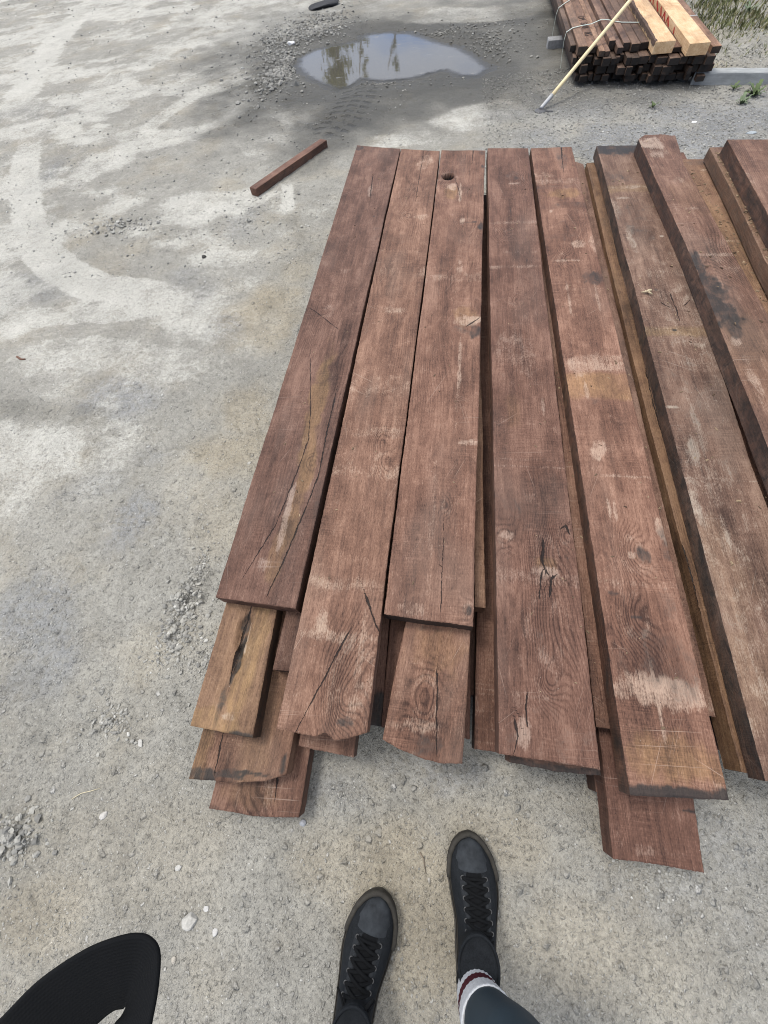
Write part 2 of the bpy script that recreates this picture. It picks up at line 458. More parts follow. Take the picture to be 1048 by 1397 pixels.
# top layer -------------------------------------------------------------
q = quad(L4, (487, 198), (546, 203), (403, 831), (294, 815)); q['yf'] = [(0, q['yf'][0][1]), (.15, q['yf'][0][1] - .015), (1, q['yf'][1][1])]
P('leftmost full-length top plank, with a curved golden streak and a long crack', L4, q, tone=(.84, .78, .77), feats=[
    ('stain', 490, 202, .03, .03, .9), ('crack', [(509, 238), (507, 255), (505, 272)], .0022), ('pale', 506, 258, .016, .11, .9), ('stain', 512, 315, .05, .12, .35),
    ('stain', 510, 295, .008, .012, .8), ('knot', 448, 425, .020, 5, .35), ('crack', [(420, 418), (440, 432), (463, 450)], .0016),
    ('gold', 434, 545, .034, .30, 1.2), ('gold', 420, 630, .028, .18, 1.2), ('gold', 398, 710, .026, .14, 1.0), ('gold', 375, 770, .03, .10, .7),
    ('crack', [(423, 470), (424, 560), (421, 600), (407, 640), (377, 715), (317, 812)], .0016), ('crack', [(462, 520), (446, 591), (435, 649), (396, 745), (361, 821)], .0026),
    ('pale', 395, 688, .013, .10, 1.0), ('pale', 385, 730, .012, .07, .8), ('pale', 360, 770, .03, .03, .5), ('stain', 437, 680, .022, .08, .55), ('stain', 452, 560, .02, .10, .4),
    ('pale', 468, 370, .05, .02, .35), ('knot', 424, 630, .014, 3, .3), ('stain', 330, 740, .06, .10, .18), ('stain', 500, 225, .05, .08, .25)],
  side_stain=.6, end_stain=.05)

q = quad(L4, (547, 203), (600, 206), (500, 1000), (377, 994))
q['yn'] = [(0, q['yn'][0][1]), (.25, q['yn'][0][1] - .004), (.45, q['yn'][0][1] - .006), (.55, q['yn'][0][1] + .006), (.66, q['yn'][0][1] - .008), (.8, q['yn'][0][1] - .001), (1, q['yn'][1][1])]
P('second top plank from the left, its splintered near end split by a slanting crack', L4, q, tone=(1.17, 1.10, 1.02), jag=.003, feats=[
    ('crack', [(579, 203), (574, 232), (570, 255), (567, 278)], .0018), ('pale', 580, 222, .05, .09, .55), ('knot', 553, 294, .020, 4, .45), ('pale', 575, 296, .05, .03, .6),
    ('stain', 548, 326, .08, .05, .38), ('band', 378, 364, .35, 'pale', 530), ('band', 372, 366, .3, 'pale', 530), ('band', 540, 512, .45, 'pale', 500),
    ('pale', 535, 423, .07, .03, .55), ('knot', 518, 600, .018, 4, .45), ('knot', 522, 630, .024, 5, .2), ('pale', 510, 590, .09, .03, .4), ('band', 652, 632, .55, 'pale', 490), ('band', 805, 786, .55, 'pale', 460),
    ('pale', 440, 850, .02, .05, .7), ('crack', [(474, 866), (440, 930), (403, 1000)], .0036, 1), ('crack', [(500, 815), (506, 832), (512, 850), (523, 872)], .0042, 1),
    ('knot', 480, 925, .050, 9, .12), ('knot', 466, 960, .022, 4, .2), ('stain', 478, 900, .05, .08, .25), ('pale', 492, 890, .015, .12, .55), ('band', 868, 862, .55, 'pale', 460), ('pale', 450, 868, .12, .018, .6), ('pale', 488, 960, .03, .02, .6), ('pale', 492, 935, .03, .012, .5),
    ('stain', 507, 450, .05, .10, .25), ('stain', 450, 700, .05, .12, .15), ('stain', 470, 985, .03, .012, .8)], end_stain=.3)

q = quad(L4, (602, 205), (662, 205), (645, 855), (523, 838))
P('top plank with an open knot hole near its far end and a black near end', L4, q, tone=(1.12, 1.03, .97), feats=[
    ('hole', 612, 241, .034, .042), ('knot', 613, 243, .042, 7, 0), ('gold', 616, 262, .035, .075, .75), ('pale', 617, 255, .03, .05, .9), ('pale', 628, 262, .010, .12, .9), ('pale', 631, 300, .016, .05, .8), ('crack', [(620, 241), (626, 258), (629, 275)], .0015),
    ('crack', [(646, 203), (645, 212), (644.5, 224)], .0040, 1), ('stain', 658, 209, .03, .03, .7), ('stain', 659, 227, .014, .03, .8), ('stain', 656, 308, .02, .04, .9), ('stain', 645, 303, .06, .008, .8),
    ('stain', 653, 452, .06, .045, .8), ('stain', 640, 448, .10, .035, .45), ('pale', 640, 438, .06, .035, .9), ('gold', 636, 430, .05, .07, .5), ('crack', [(634, 447), (655, 433)], .003),
    ('band', 385, 374, .6, 'pale', 630), ('pale', 627, 365, .014, .08, .6), ('pale', 627, 500, .008, .22, .75), ('pale', 624, 540, .006, .14, .5), ('pale', 640, 604, .05, .012, .8),
    ('knot', 610, 690, .014, 3, .7), ('knot', 640, 833, .013, 3, .85), ('crack', [(606, 700), (604, 770), (601, 845)], .0011), ('pale', 560, 830, .05, .02, .4),
    ('stain', 600, 560, .05, .2, .15), ('pale', 590, 720, .012, .25, .35), ('end', 'far', .03, .3)], end_stain=1.2)

q = quad(L4, (665, 202), (721, 202), (820, 1050), (682, 1028))
P('broad centre plank with cracked dark knots and white specks along its near end', L4, q, tone=(.88, .79, .76), feats=[
    ('knot', 704, 243, .034, 6, .75), ('pale', 704, 250, .045, .012, 1.0), ('stain', 700, 238, .05, .05, .5), ('knot', 682, 318, .022, 5, .3), ('knot', 694, 318, .018, 4, .1),
    ('band', 306, 302, .8, 'pale', 690), ('band', 346, 343, .4, 'pale', 690), ('band', 366, 362, .8, 'pale', 700), ('knot', 700, 410, .014, 3, .3), ('stain', 697, 290, .004, .05, .8), ('stain', 719, 356, .004, .03, .8),
    ('pale', 705, 480, .10, .14, .45), ('stain', 680, 460, .05, .3, .2), ('gold', 700, 560, .03, .10, .3),
    ('band', 628.5, 626, .9, 'pale', 720), ('band', 638, 635.5, .9, 'pale', 720), ('pale', 741, 556, .010, .05, .8), ('stain', 700, 700, .09, .10, .35),
    ('crack', [(741, 733), (742, 752), (739, 766), (744, 776), (750, 786)], .0052), ('crack', [(741, 777), (738, 795), (736, 818)], .0030), ('crack', [(762, 782), (752, 790), (750, 816)], .0030), ('crack', [(764, 722), (772, 716), (778, 730)], .003),
    ('knot', 745, 758, .035, 7, .3), ('knot', 770, 730, .016, 4, .3), ('knot', 689, 732, .018, 4, .2), ('pale', 690, 730, .025, .02, .9), ('pale', 748, 780, .04, .02, 1.0), ('gold', 747, 770, .03, .03, .7),
    ('band', 798, 778, .75, 'pale', 730), ('knot', 746, 930, .022, 6, 0), ('knot', 746, 860, .05, 6, .1), ('stain', 738, 850, .02, .10, .25),
    ('crack', [(720, 945), (718, 965), (719, 992)], .0030), ('crack', [(703, 985), (707, 1002), (704, 1018), (701, 1030)], .0040, 1), ('pale', 712, 1000, .022, .045, 1.0), ('stain', 705, 1005, .03, .05, .35),
    ('stain', 755, 985, .13, .10, .22), ('pale', 700, 960, .05, .02, .35), ('band', 1046, 1037, .7, 'pale', 745), ('pale', 735, 950, .1, .012, .4)], end_stain=.3, side_gold_l=.08)

q = quad(L4, (724, 202), (780, 200), (995, 1092), (862, 1085))
P('broad plank with round knots, a square raw patch and a dark green painted near edge', L4, q, tone=(1.13, 1.02, .95), feats=[
    ('crack', [(766, 201), (767, 216), (769, 234)], .0052, 1), ('stain', 768, 218, .035, .12, .55), ('pale', 742, 240, .05, .05, .55), ('band', 251, 243, .7, 'pale', 765), ('band', 257, 251, .7, 'stain', 775), ('gold', 770, 264, .11, .045, .7),
    ('band', 284, 276, .75, 'stain', 775), ('pale', 752, 288, .014, .02, 1.0), ('stain', 775, 305, .06, .04, .35), ('stain', 770, 322, .09, .05, .4), ('pale', 788, 332, .04, .04, .8), ('pale', 810, 330, .03, .10, .7), ('knot', 770, 352, .022, 5, .3), ('pale', 775, 355, .06, .012, .7),
    ('stain', 812, 378, .06, .05, .7), ('stain', 790, 372, .09, .035, .3), ('pale', 775, 400, .008, .13, .7), ('pale', 796, 394, .3, .003, .3), ('pale', 815, 405, .006, .08, .7),
    ('band', 506, 484, .85, 'pale', 815), ('pale', 790, 500, .05, .06, .7), ('band', 545, 509, .95, 'gold', 830), ('pale', 800, 530, .008, .06, .8), ('stain', 806, 548, .03, .02, .5),
    ('pale', 815, 612, .028, .05, .8), ('pale', 817, 626, .006, .006, 1.3), ('pale', 850, 650, .1, .006, .7), ('pale', 830, 690, .006, .07, .8), ('pale', 840, 700, .008, .05, .8),
    ('knot', 863, 756, .030, 8, .35), ('stain', 878, 757, .020, .03, .75), ('pale', 862, 758, .012, .012, 1.0), ('knot', 866, 841, .032, 8, .3), ('stain', 868, 842, .028, .007, .8),
    ('stain', 908, 745, .03, .06, .6), ('pale', 906, 730, .02, .06, .9), ('band', 800, 790, .6, 'pale', 860), ('stain', 905, 830, .05, .05, .45), ('stain', 890, 800, .12, .05, .25),
    ('stain', 890, 890, .10, .08, .42), ('stain', 925, 905, .05, .10, .5), ('stain', 895, 910, .02, .05, .5), ('stain', 840, 810, .02, .012, .8), ('pale', 900, 945, .13, .045, .85), ('pale', 920, 940, .05, .03, 1.0), ('pale', 898, 960, .006, .12, .9),
    ('gold', 920, 1035, .12, .055, .75), ('gold', 890, 1030, .03, .06, .6), ('stain', 945, 1035, .04, .03, .35), ('end', 'near', .024, 1.15), ('stain', 850, 480, .02, .2, .2), ('pale', 980, 1085, .02, .03, .7)], end_stain=.9, side_stain=.65)

q = quad(L4, (814, 199), (874, 198), (1190, 1075), (1045, 1066)); q['xr'] = [(-.05, .945), (.8, .947), (1.0, .956), (1.73, 1.0), (2.9, 1.006)]
P('grey-brown thick plank with a black far end, between the golden-edged plank and the raised plank', L4, q, tone=(.98, 1.02, 1.0), und=.0006, feats=[
    ('end', 'far', .11, 1.0), ('band', 262, 252, .6, 'gold', 855), ('pale', 860, 255, .1, .02, .6), ('pale', 850, 270, .05, .012, .8), ('stain', 870, 300, .08, .22, .45), ('stain', 840, 240, .1, .10, .5), ('pale', 838, 280, .03, .1, .5),
    ('band', 310, 308, .6, 'pale', 870), ('pale', 862, 330, .02, .14, .6), ('band', 377, 375, .8, 'pale', 905), ('pale', 903, 322, .01, .008, 1.3),
    ('crack', [(913, 397), (920, 415), (926, 432), (928, 440)], .0022), ('stain', 895, 395, .012, .012, .7), ('crack', [(915, 420), (900, 412)], .0014), ('crack', [(933, 417), (942, 409)], .0026),
    ('band', 458, 446, .95, 'gold', 930), ('band', 452, 446, .6, 'pale', 930), ('stain', 920, 450, .012, .01, .9), ('pale', 950, 470, .04, .02, .6),
    ('stain', 950, 560, .14, .35, .3), ('pale', 930, 430, .12, .5, .32), ('pale', 990, 800, .14, .5, .30), ('pale', 945, 560, .012, .2, .55), ('pale', 916, 555, .04, .01, .9), ('pale', 945, 610, .018, .06, .7), ('pale', 950, 690, .02, .07, .9), ('pale', 960, 650, .1, .2, .35),
    ('pale', 1000, 655, .2, .004, .6), ('gold', 985, 775, .08, .20, .18), ('gold', 1010, 920, .10, .14, .2), ('pale', 990, 720, .012, .10, .7), ('pale', 1030, 910, .004, .06, 1.0), ('stain', 1020, 860, .12, .05, .25)],
  th=.050, side_stain=.75, end_stain=.8)

q = dict(xl=[(-.1, .96), (.9, .968), (1.0, .972), (1.73, 1.012), (2.85, 1.02)], xr=[(-.1, 1.19), (2.85, 1.21)], yn=-.06, yf=2.80)
P('reddish strip of plank showing between the grey-brown plank and the raised charred plank', L4 - .006, q, tone=(1.15, 1.03, 0.95), th=.05, res=.006)

q = dict(xl=[(-.1, .975), (2.834, .972), (3.0, .975)], xr=[(-.1, 1.145), (1.38, 1.132), (1.84, 1.121), (2.5, 1.107), (2.8, 1.135)], yn=-.05, yf=[(0, 2.80), (.12, 2.843), (.6, 2.838), (1, 2.81)])
q['xl'] = [(-.1, .950), (.8, .955), (1.72, .966), (2.79, .950), (2.85, .972)]
P('raised plank with a charred dark patch on its left edge and chalky white far corner', .300, q, tone=(1.04, 1.0, .97), feats=[
    ('pale', 890, 195, .07, .07, 1.0), ('pale', 900, 210, .05, .05, .7), ('stain', 918, 210, .02, .05, .3), ('band', 286, 282, .7, 'pale', 945), ('band', 350, 345, .8, 'pale', 980), ('pale', 925, 245, .03, .04, .4),
    ('stain', 955, 362, .035, .12, .95), ('stain', 974, 395, .06, .17, .95), ('stain', 992, 425, .055, .12, .95), ('stain', 1003, 447, .03, .06, .9), ('gold', 940, 265, .10, .15, .15), ('gold', 1020, 480, .08, .3, .2), ('knot', 1000, 350, .06, 8, 0), ('pale', 1005, 465, .02, .03, .8), ('pale', 1030, 520, .02, .12, .6), ('dip', 975, 400, .07, .25, .006)],
  th=.056, side_stain=.75, jag=.004)
q = dict(xl=[(-.1, 1.150), (1.4, 1.137), (2.2, 1.118), (3, 1.118)], xr=[(-.1, 1.40), (3, 1.40)], yn=0, yf=[(0, 2.588), (1, 2.56)])
P('low plank with a dusty surface lying right of the raised plank, against the crumb-covered ledge', .287, q, tone=(1.12, 1.08, .98), gold=.22, res=.006, th=.043,
  feats=[('band', 268, 265, .7, 'pale', 970), ('band', 330, 327, .7, 'pale', 1000), ('stain', 955, 222, .08, .03, .5), ('gold', 1000, 330, .1, .4, .5), ('pale', 960, 232, .02, .01, .8)])
q = dict(xl=[(-.1, 1.13), (1.65, 1.172), (2.14, 1.196), (2.55, 1.205)], xr=[(-.1, 1.40), (3, 1.44)], yn=.05, yf=[(0, 2.548), (1, 2.54)])
P('narrow plank ledge strewn with wood crumbs, under the rightmost plank', .342, q, tone=(0.98, 0.98, 0.90), res=.006, th=.048, side_gold=.1, feats=[('gold', 1010, 280, .1, .3, .25), ('pale', 1020, 320, .02, .3, .4)])
q = dict(xl=[(-.1, 1.155), (1.83, 1.198), (2.25, 1.217), (2.47, 1.226)], xr=[(-.1, 1.46), (3, 1.50)], yn=.02, yf=[(0, 2.467), (1, 2.43)])
P('rightmost plank, lying highest on the stack at the right of the picture', .398, q, tone=(1.00, 0.95, 0.90), res=.006, th=.054, side_stain=.75, feats=[('pale', 1010, 240, .05, .12, .5), ('stain', 1040, 225, .06, .08, .3)])

# second layer ----------------------------------------------------------
q = quad(L3, (500, 205), (535, 205), (345, 1007), (258, 990)); q['xl'] = [(-.1, -.607), (.3, -.606), (2.8, -.600)]; q['xr'] = [(-.107, -.428), (.223, -.444), (2.8, -.46)]; q['yf'] = 2.85
P('golden-brown plank with a bark-lined hollow, poking out under the leftmost top plank', L3, q, gold=.38, tone=(1.05, 1.03, 0.95), feats=[
    ('gold', 340, 900, .05, .25, .9), ('gold', 285, 985, .07, .04, .9), ('pale', 290, 850, .04, .1, .25), ('stain', 335, 850, .017, .05, 1.0), ('stain', 330, 880, .013, .05, 1.0), ('stain', 322, 905, .011, .04, 1.0), ('stain', 316, 925, .009, .03, .9), ('dip', 333, 860, .020, .07, .016), ('dip', 324, 900, .013, .05, .014),
    ('pale', 340, 862, .006, .035, 1.2), ('pale', 334, 885, .004, .02, .9), ('stain', 305, 950, .014, .05, .62), ('stain', 296, 980, .012, .05, .6), ('stain', 335, 1003, .05, .012, .95), ('crack', [(345, 822), (328, 868), (320, 900), (313, 935)], .003),
    ('stain', 275, 960, .05, .02, .2), ('pale', 310, 978, .03, .01, .8)], end_stain=.7, side_stain=.75, jag=.002)
P('plank with a straight split at its near end, under the plank with the knot hole', L3,
  dict(xl=[(-.1, -.097), (.227, -.060), (2.8, -.02)], xr=[(-.1, .104), (.224, .122), (2.8, .118)], yn=[(0, -.070), (.25, -.088), (.55, -.101), (.75, -.104), (1, -.098)], yf=2.85), tone=(1.12, 1.03, .96), feats=[
    ('crack', [(597, 920), (596, 980), (595.5, 1040)], .0030, 1), ('stain', 578, 1018, .05, .035, .6), ('band', 998, 984, .5, 'pale', 570), ('pale', 575, 990, .05, .02, .7), ('knot', 580, 950, .03, 6, 0), ('gold', 600, 885, .09, .08, .35), ('stain', 590, 858, .12, .012, .5), ('pale', 545, 1025, .05, .008, .5), ('stain', 630, 1030, .03, .02, .4), ('stain', 528, 1000, .02, .05, .25)], end_stain=.3)
P('narrow batten squeezed between the plank with the knot hole and the black gap', L3,
  dict(xl=[(.2, .132), (2.8, .132)], xr=[(.283, .163), (1.5, .151), (2.7, .171)], yn=.283, yf=2.80), tone=(1.00, 0.95, 0.86), gold=.18, feats=[('band', 290, 250, .6, 'stain', 660), ('band', 200, 245, .3, 'stain', 660)], end_stain=.4)
P('plank directly under the broad centre plank, its dark end just showing', L3,
  dict(xl=[(-.1, .216), (.05, .214), (.35, .194), (2.8, .196)], xr=[(-.1, .424), (2.8, .418)], yn=[(0, -.083), (.5, -.088), (1, -.084)], yf=2.80), tone=(0.90, 0.84, 0.80), feats=[('end', 'near', .016, .95)], end_stain=1.0)
P('lower plank showing as a strip right of the broad centre plank, ending short', L3,
  dict(xl=[(-.1, .428), (2.9, .428)], xr=[(-.1, .60), (2.9, .60)], yn=.016, yf=2.955), tone=(1.08, 1.00, 0.92), feats=[('stain', 826, 988, .05, .02, .5), ('band', 640, 630, .4, 'pale', 790)], end_stain=.6)
P('golden-edged plank under the left side of the grey-brown plank', L3 + .005,
  dict(xl=[(-.1, .731), (1.0, .722), (2.0, .728), (2.9, .745)], xr=[(-.1, .95), (2.9, .97)], yn=-.040, yf=2.86), gold=.45, side_gold=.55, tone=(.86, .80, .70), th=.060, side_stain=.1, end_stain=.9,
  feats=[('crack', [(880, 500), (890, 545), (905, 600)], .002), ('crack', [(930, 740), (945, 790), (958, 850)], .002)])

# third layer -----------------------------------------------------------
P('black-edged plank, second from the bottom of the stepped ends at the left', L2,
  dict(xl=[(-.25, -.597), (2.8, -.58)], xr=[(-.25, -.338), (2.8, -.345)], yn=[(0, -.222), (.4, -.218), (.8, -.204), (1, -.182)], yf=2.78), tone=(1.08, 1.03, 0.93), feats=[
    ('gold', 272, 1030, .035, .10, .75), ('crack', [(312, 960), (303, 1005), (293, 1060)], .0022), ('stain', 272, 1056, .06, .022, 1.0), ('stain', 310, 1057, .05, .010, .95), ('stain', 345, 1055, .08, .006, .9), ('stain', 386, 1045, .012, .03, .9), ('gold', 360, 980, .05, .2, .25), ('band', 1041, 1037, .4, 'stain', 340)], end_stain=.9, side_stain=.3)
P('short stub of plank with frayed white fibres on its end, below the splintered plank', L2,
  dict(xl=[(-.2, -.322), (2.8, -.32)], xr=[(-.2, -.169), (2.8, -.175)], yn=[(0, -.116), (1, -.122)], yf=2.7), tone=(0.95, 0.89, 0.84), jag=.0035, feats=[('band', 1034, 1026, .9, 'pale', 450)], end_stain=.3)
P('dark plank with a blue-black end in the gap right of the splintered plank', L2,
  dict(xl=[(-.2, -.166), (2.8, -.166)], xr=[(-.2, -.102), (.228, -.112), (2.8, -.105)], yn=-.045, yf=2.7), tone=(0.62, 0.56, 0.55), feats=[('end', 'near', .10, 1.0)], end_stain=1.0)
P('dark sliver of plank between the blue-black ended plank and the split-ended plank', L2,
  dict(xl=[(-.2, -.099), (.228, -.107), (2.8, -.1)], xr=[(-.2, .128), (2.8, .125)], yn=-.048, yf=2.7), tone=(0.62, 0.54, 0.52), end_stain=.5)
P('plank with close saw marks across it, in the gap left of the broad centre plank', L2 - .02,
  dict(xl=[(-.2, .141), (.274, .149), (2.8, .15)], xr=[(-.2, .40), (2.8, .40)], yn=-.069, yf=2.75), tone=(.80, .70, .65), feats=[('band', yy, yy - 2.2, .75, 'pale', 665) for yy in range(846, 1022, 6)], end_stain=.2, side_stain=.8)
P('smooth reddish plank jutting farthest towards the viewer at the lower right of the stack', L2,
  dict(xl=[(-.26, .451), (2.8, .455)], xr=[(-.25, .639), (-.113, .647), (2.8, .66)], yn=[(0, -.247), (.3, -.243), (1, -.2445)], yf=2.75), tone=(.88, .78, .76), feats=[('stain', 938, 1106, .03, .006, .9), ('pale', 880, 1160, .1, .01, .4)], end_stain=.1, side_stain=.4)
P('dark recessed plank between the knotty plank and the golden-edged plank', .166,
  dict(xl=[(-.2, .655), (2.95, .655)], xr=[(-.2, .714), (1.0, .717), (2.95, .738)], yn=.070, yf=[(0, 2.955), (.5, 2.935), (1, 2.9)]), tone=(.95, .92, .88), feats=[('pale', 974, 960, .03, .03, .5)], end_stain=.9)

# bottom layer ----------------------------------------------------------
P('lowest plank of the stepped ends at the left, cracked near its right edge', L1,
  dict(xl=[(-.3, -.549), (2.7, -.54)], xr=[(-.3, -.301), (2.7, -.31)], yn=[(0, -.290), (.5, -.291), (1, -.279)], yf=2.75), tone=(.92, .85, .81), feats=[
    ('crack', [(381, 1048), (377, 1080), (371, 1115)], .003, 1), ('gold', 340, 1085, .08, .03, .35), ('stain', 292, 1105, .03, .012, .5), ('knot', 345, 1080, .04, 5, 0)], end_stain=.25, jag=.0018)
BUR = 'plank buried low in the stack, toned dark for the shade of the gaps'
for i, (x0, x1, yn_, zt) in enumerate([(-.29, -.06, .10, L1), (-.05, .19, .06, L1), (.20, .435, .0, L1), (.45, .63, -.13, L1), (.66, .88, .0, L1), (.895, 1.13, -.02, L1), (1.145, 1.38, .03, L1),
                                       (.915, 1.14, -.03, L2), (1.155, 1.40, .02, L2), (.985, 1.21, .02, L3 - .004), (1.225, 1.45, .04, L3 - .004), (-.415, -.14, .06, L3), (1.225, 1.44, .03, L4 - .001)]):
    o = plank('wood_plank', zt, TH - (.003 if zt > L3 else 0), [(0, x0), (2.7, x0)], [(0, x1), (2.7, x1)], yn_, 2.68, res=.02, tone=(0.60, 0.55, 0.52), label=BUR, cat='plank', group='planks buried in the lower layers', end_stain=.8, side_stain=.5)  # filler planks added for support; dark tone paints in the gap shade

# ------------------------------------------------------------------ GROUND
def gpts(pl): return [tuple(at(px, py)[:2]) for px, py in pl]

PUD = np.array(gpts([(408, 88), (412, 76), (430, 66), (455, 60), (490, 54), (497, 46), (530, 42), (560, 44), (590, 54), (622, 62), (644, 74), (664, 90), (652, 99), (630, 99), (608, 91), (588, 95), (560, 103), (528, 106), (505, 105), (492, 103), (478, 113), (462, 118), (440, 110), (420, 100)]))
def pud_sd(x, y):
    """signed distance to the puddle outline, negative inside"""
    P_ = [tuple(p) for p in PUD] + [tuple(PUD[0])]
    _, d, _ = poly_dist(x, y, P_)
    ins = np.zeros(x.shape, bool)
    for (x0, y0), (x1, y1) in zip(P_[:-1], P_[1:]):
        c = ((y0 > y) != (y1 > y)) & (x < (x1 - x0) * (y - y0) / (y1 - y0 + 1e-12) + x0)
        ins ^= c
    return np.where(ins, -d, d)

TREAD = gpts([(494, 112), (487, 135), (468, 165), (440, 190)])
PALES = [  # (photo polyline, half width m, amount)
    ([(140, 2), (110, 20), (80, 50), (55, 85), (30, 130), (0, 165)], .22, 1.0), ([(40, 190), (33, 230), (34, 280), (45, 330), (78, 366), (130, 392), (200, 400), (270, 418)], .13, 1.05),
    ([(78, 270), (120, 240), (170, 205), (220, 160), (284, 118), (330, 100)], .10, .7), ([(0, 108), (60, 85), (120, 60), (180, 25), (230, 0)], .18, .5), ([(100, 130), (180, 95), (260, 55), (320, 20)], .18, .65),
    ([(0, 490), (120, 478), (230, 500), (320, 480)], .14, .6), ([(0, 440), (90, 430), (200, 425), (290, 440)], .10, .65), ([(0, 610), (100, 600), (220, 615)], .16, .5), ([(20, 520), (150, 525), (260, 540)], .10, .4),
    ([(600, 178), (640, 158), (680, 152)], .22, .75), ([(500, 196), (560, 190), (600, 182)], .12, .6), ([(392, 250), (392, 290)], .05, 1.1), ([(700, 195), (780, 180), (850, 170)], .22, .2), ([(560, 20), (650, 22), (700, 15)], .3, .6),
    ([(118, 178), (135, 180)], .07, .9), ([(125, 170), (150, 172)], .05, .9), ([(360, 330), (420, 300), (450, 260)], .10, .4), ([(380, 215), (345, 180)], .2, .35)]
DARKS = [([(0, 555), (70, 562), (140, 568)], .06, .35), ([(10, 410), (40, 400), (70, 385)], .2, .18), ([(60, 300), (100, 350), (160, 385)], .14, .16), ([(0, 70), (90, 30), (140, 0)], .12, .18), ([(250, 20), (330, 70), (350, 120)], .12, .22), ([(400, 300), (415, 330), (410, 380)], .07, .30), ([(395, 240), (430, 225)], .10, .30), ([(280, 100), (320, 75)], .09, .4), ([(390, 350), (370, 420)], .08, .3),
         ([(180, 75), (225, 25)], .1, .18), ([(0, 30), (80, 5)], .10, .2)]
TANS = [(350, 430, .22, .30, .8), (300, 620, .22, .16, .7), (335, 560, .14, .2, .6), (400, 370, .1, .15, .5), (300, 720, .15, .12, .45), (570, 1230, .22, .16, .75), (470, 1180, .2, .1, .5), (150, 1180, .5, .16, .25), (60, 1250, .16, .1, .5), (780, 1300, .2, .1, .4), (250, 1150, .2, .1, .3), (660, 1150, .15, .08, .5), (30, 640, .3, .2, .3), (560, 1370, .1, .06, .4), (880, 1300, .2, .1, .3)]
BLUES = [(160, 545, .18, .16, .8), (180, 715, .12, .16, .8), (130, 665, .14, .1, .5), (50, 860, .18, .20, .75), (270, 415, .12, .16, .8), (65, 245, .2, .3, .7), (210, 620, .10, .08, .5), (20, 920, .1, .12, .5), (330, 300, .12, .3, .4), (255, 375, .1, .2, .4), (300, 450, .12, .1, .5), (20, 400, .3, .2, .5), (900, 190, .8, .4, 1.1), (790, 150, .5, .3, .7), (1000, 160, .7, .4, 1.1), (860, 140, .4, .2, .6), (1010, 1180, .2, .2, .5), (900, 1230, .2, .1, .4), (450, 1080, .1, .06, .5), (620, 1060, .2, .05, .5), (60, 150, .5, .3, .3)]
CLODS = [(250, 825, .06, .10, 1.0), (235, 870, .05, .06, .8), (270, 790, .04, .05, .6), (20, 1140, .09, .055, 1.0), (60, 1120, .07, .04, .6), (260, 880, .04, .04, .7), (240, 905, .05, .03, .5), (390, 95, .35, .9, .8), (370, 55, .3, .6, .6), (150, 990, .14, .05, .5), (60, 1000, .14, .05, .4), (180, 310, .35, .13, .45), (230, 318, .2, .1, .4), (620, 60, .6, .4, .2), (440, 30, .6, .5, .4)]

def ellsum(x, y, lst, sd, nz=.8):
    out = np.zeros_like(x)
    n = fbm(x * 5, y * 5, sd, 4) - .5
    for px, py, rx, ry, a in lst:
        c = at(px, py)
        m = (np.abs(x - c[0]) < rx * 2.2) & (np.abs(y - c[1]) < ry * 2.2)
        q = np.sqrt(((x[m] - c[0]) / rx) ** 2 + ((y[m] - c[1]) / ry) ** 2) + n[m] * nz * 2
        out[m] = np.maximum(out[m], a * (1 - sstep(.25, 1.35, q)))
    return out

WETC = [(530, 75, 2.0, 1.35, 1.0), (400, 120, .9, 1.2, 1.0), (370, 70, 1.0, 1.2, .8), (640, 125, .8, .6, .85), (470, 155, .6, .6, 1.0), (560, 150, .5, .45, .85), (700, 60, .8, 1.3, .8), (440, 190, .5, .4, .75), (420, 215, .3, .3, .35), (850, 125, 1.2, .35, .45), (640, 30, 1.8, .8, .9), (420, 25, 1.1, .8, .5), (700, 130, .3, .5, .4), (760, 60, .6, 1.1, .65)]

def ground_fields(x, y):
    n1 = fbm(x * 2.3, y * 2.3, 5, 4) - .5
    n2 = fbm(x * 11, y * 11, 8, 3) - .5
    pale = np.zeros_like(x); dark = np.zeros_like(x)
    for pl, w, a in PALES:
        _, d, pp_ = poly_dist(x, y, gpts(pl))
        pale = np.maximum(pale, a * (.45 + .55 * sstep(0, .14, pp_) * sstep(1, .80, pp_)) * (.72 + .5 * fbm(x * 1.6, y * 1.6, 33, 3)) * (1 - sstep(.80, 1.10, (d + n1 * w * .3 + n2 * w * .30) / w)))
    for pl, w, a in DARKS:
        _, d, _ = poly_dist(x, y, gpts(pl))
        dark = np.maximum(dark, a * (1 - sstep(.4, 1.25, (d + n1 * w * .8 + n2 * w * .5) / w)))
    wet = ellsum(x, y, WETC, 3, .45)
    sd = pud_sd(x, y)
    wet = np.maximum(wet, 1 - sstep(.25, 1.05, sd + n1 * .6))
    wet = np.clip(wet * (1 - .95 * np.clip(pale, 0, 1) * (sd > .25)), 0, 1)
    tan = ellsum(x, y, TANS, 14); blue = ellsum(x, y, BLUES, 19, 1.0); clod = ellsum(x, y, CLODS, 23, .7)
    far = sstep(3.2, 7, np.hypot(x, y)) * sstep(.2, -1.5, x)
    pale = np.maximum(pale, far * .5 * sstep(.48, .62, fbm((x + y * .9) * .8, (y - x) * 2.4, 41, 4)))
    near = sstep(.05, -.35, y)
    pale = np.maximum(pale, .50 * sstep(-.75, -1.5, x) * sstep(.2, .9, y) * (.35 + 1.3 * sstep(.40, .62, fbm(x * 1.7 + 4, y * 2.6, 43, 4))))
    return pale, dark, wet, tan, blue, clod, sd, near

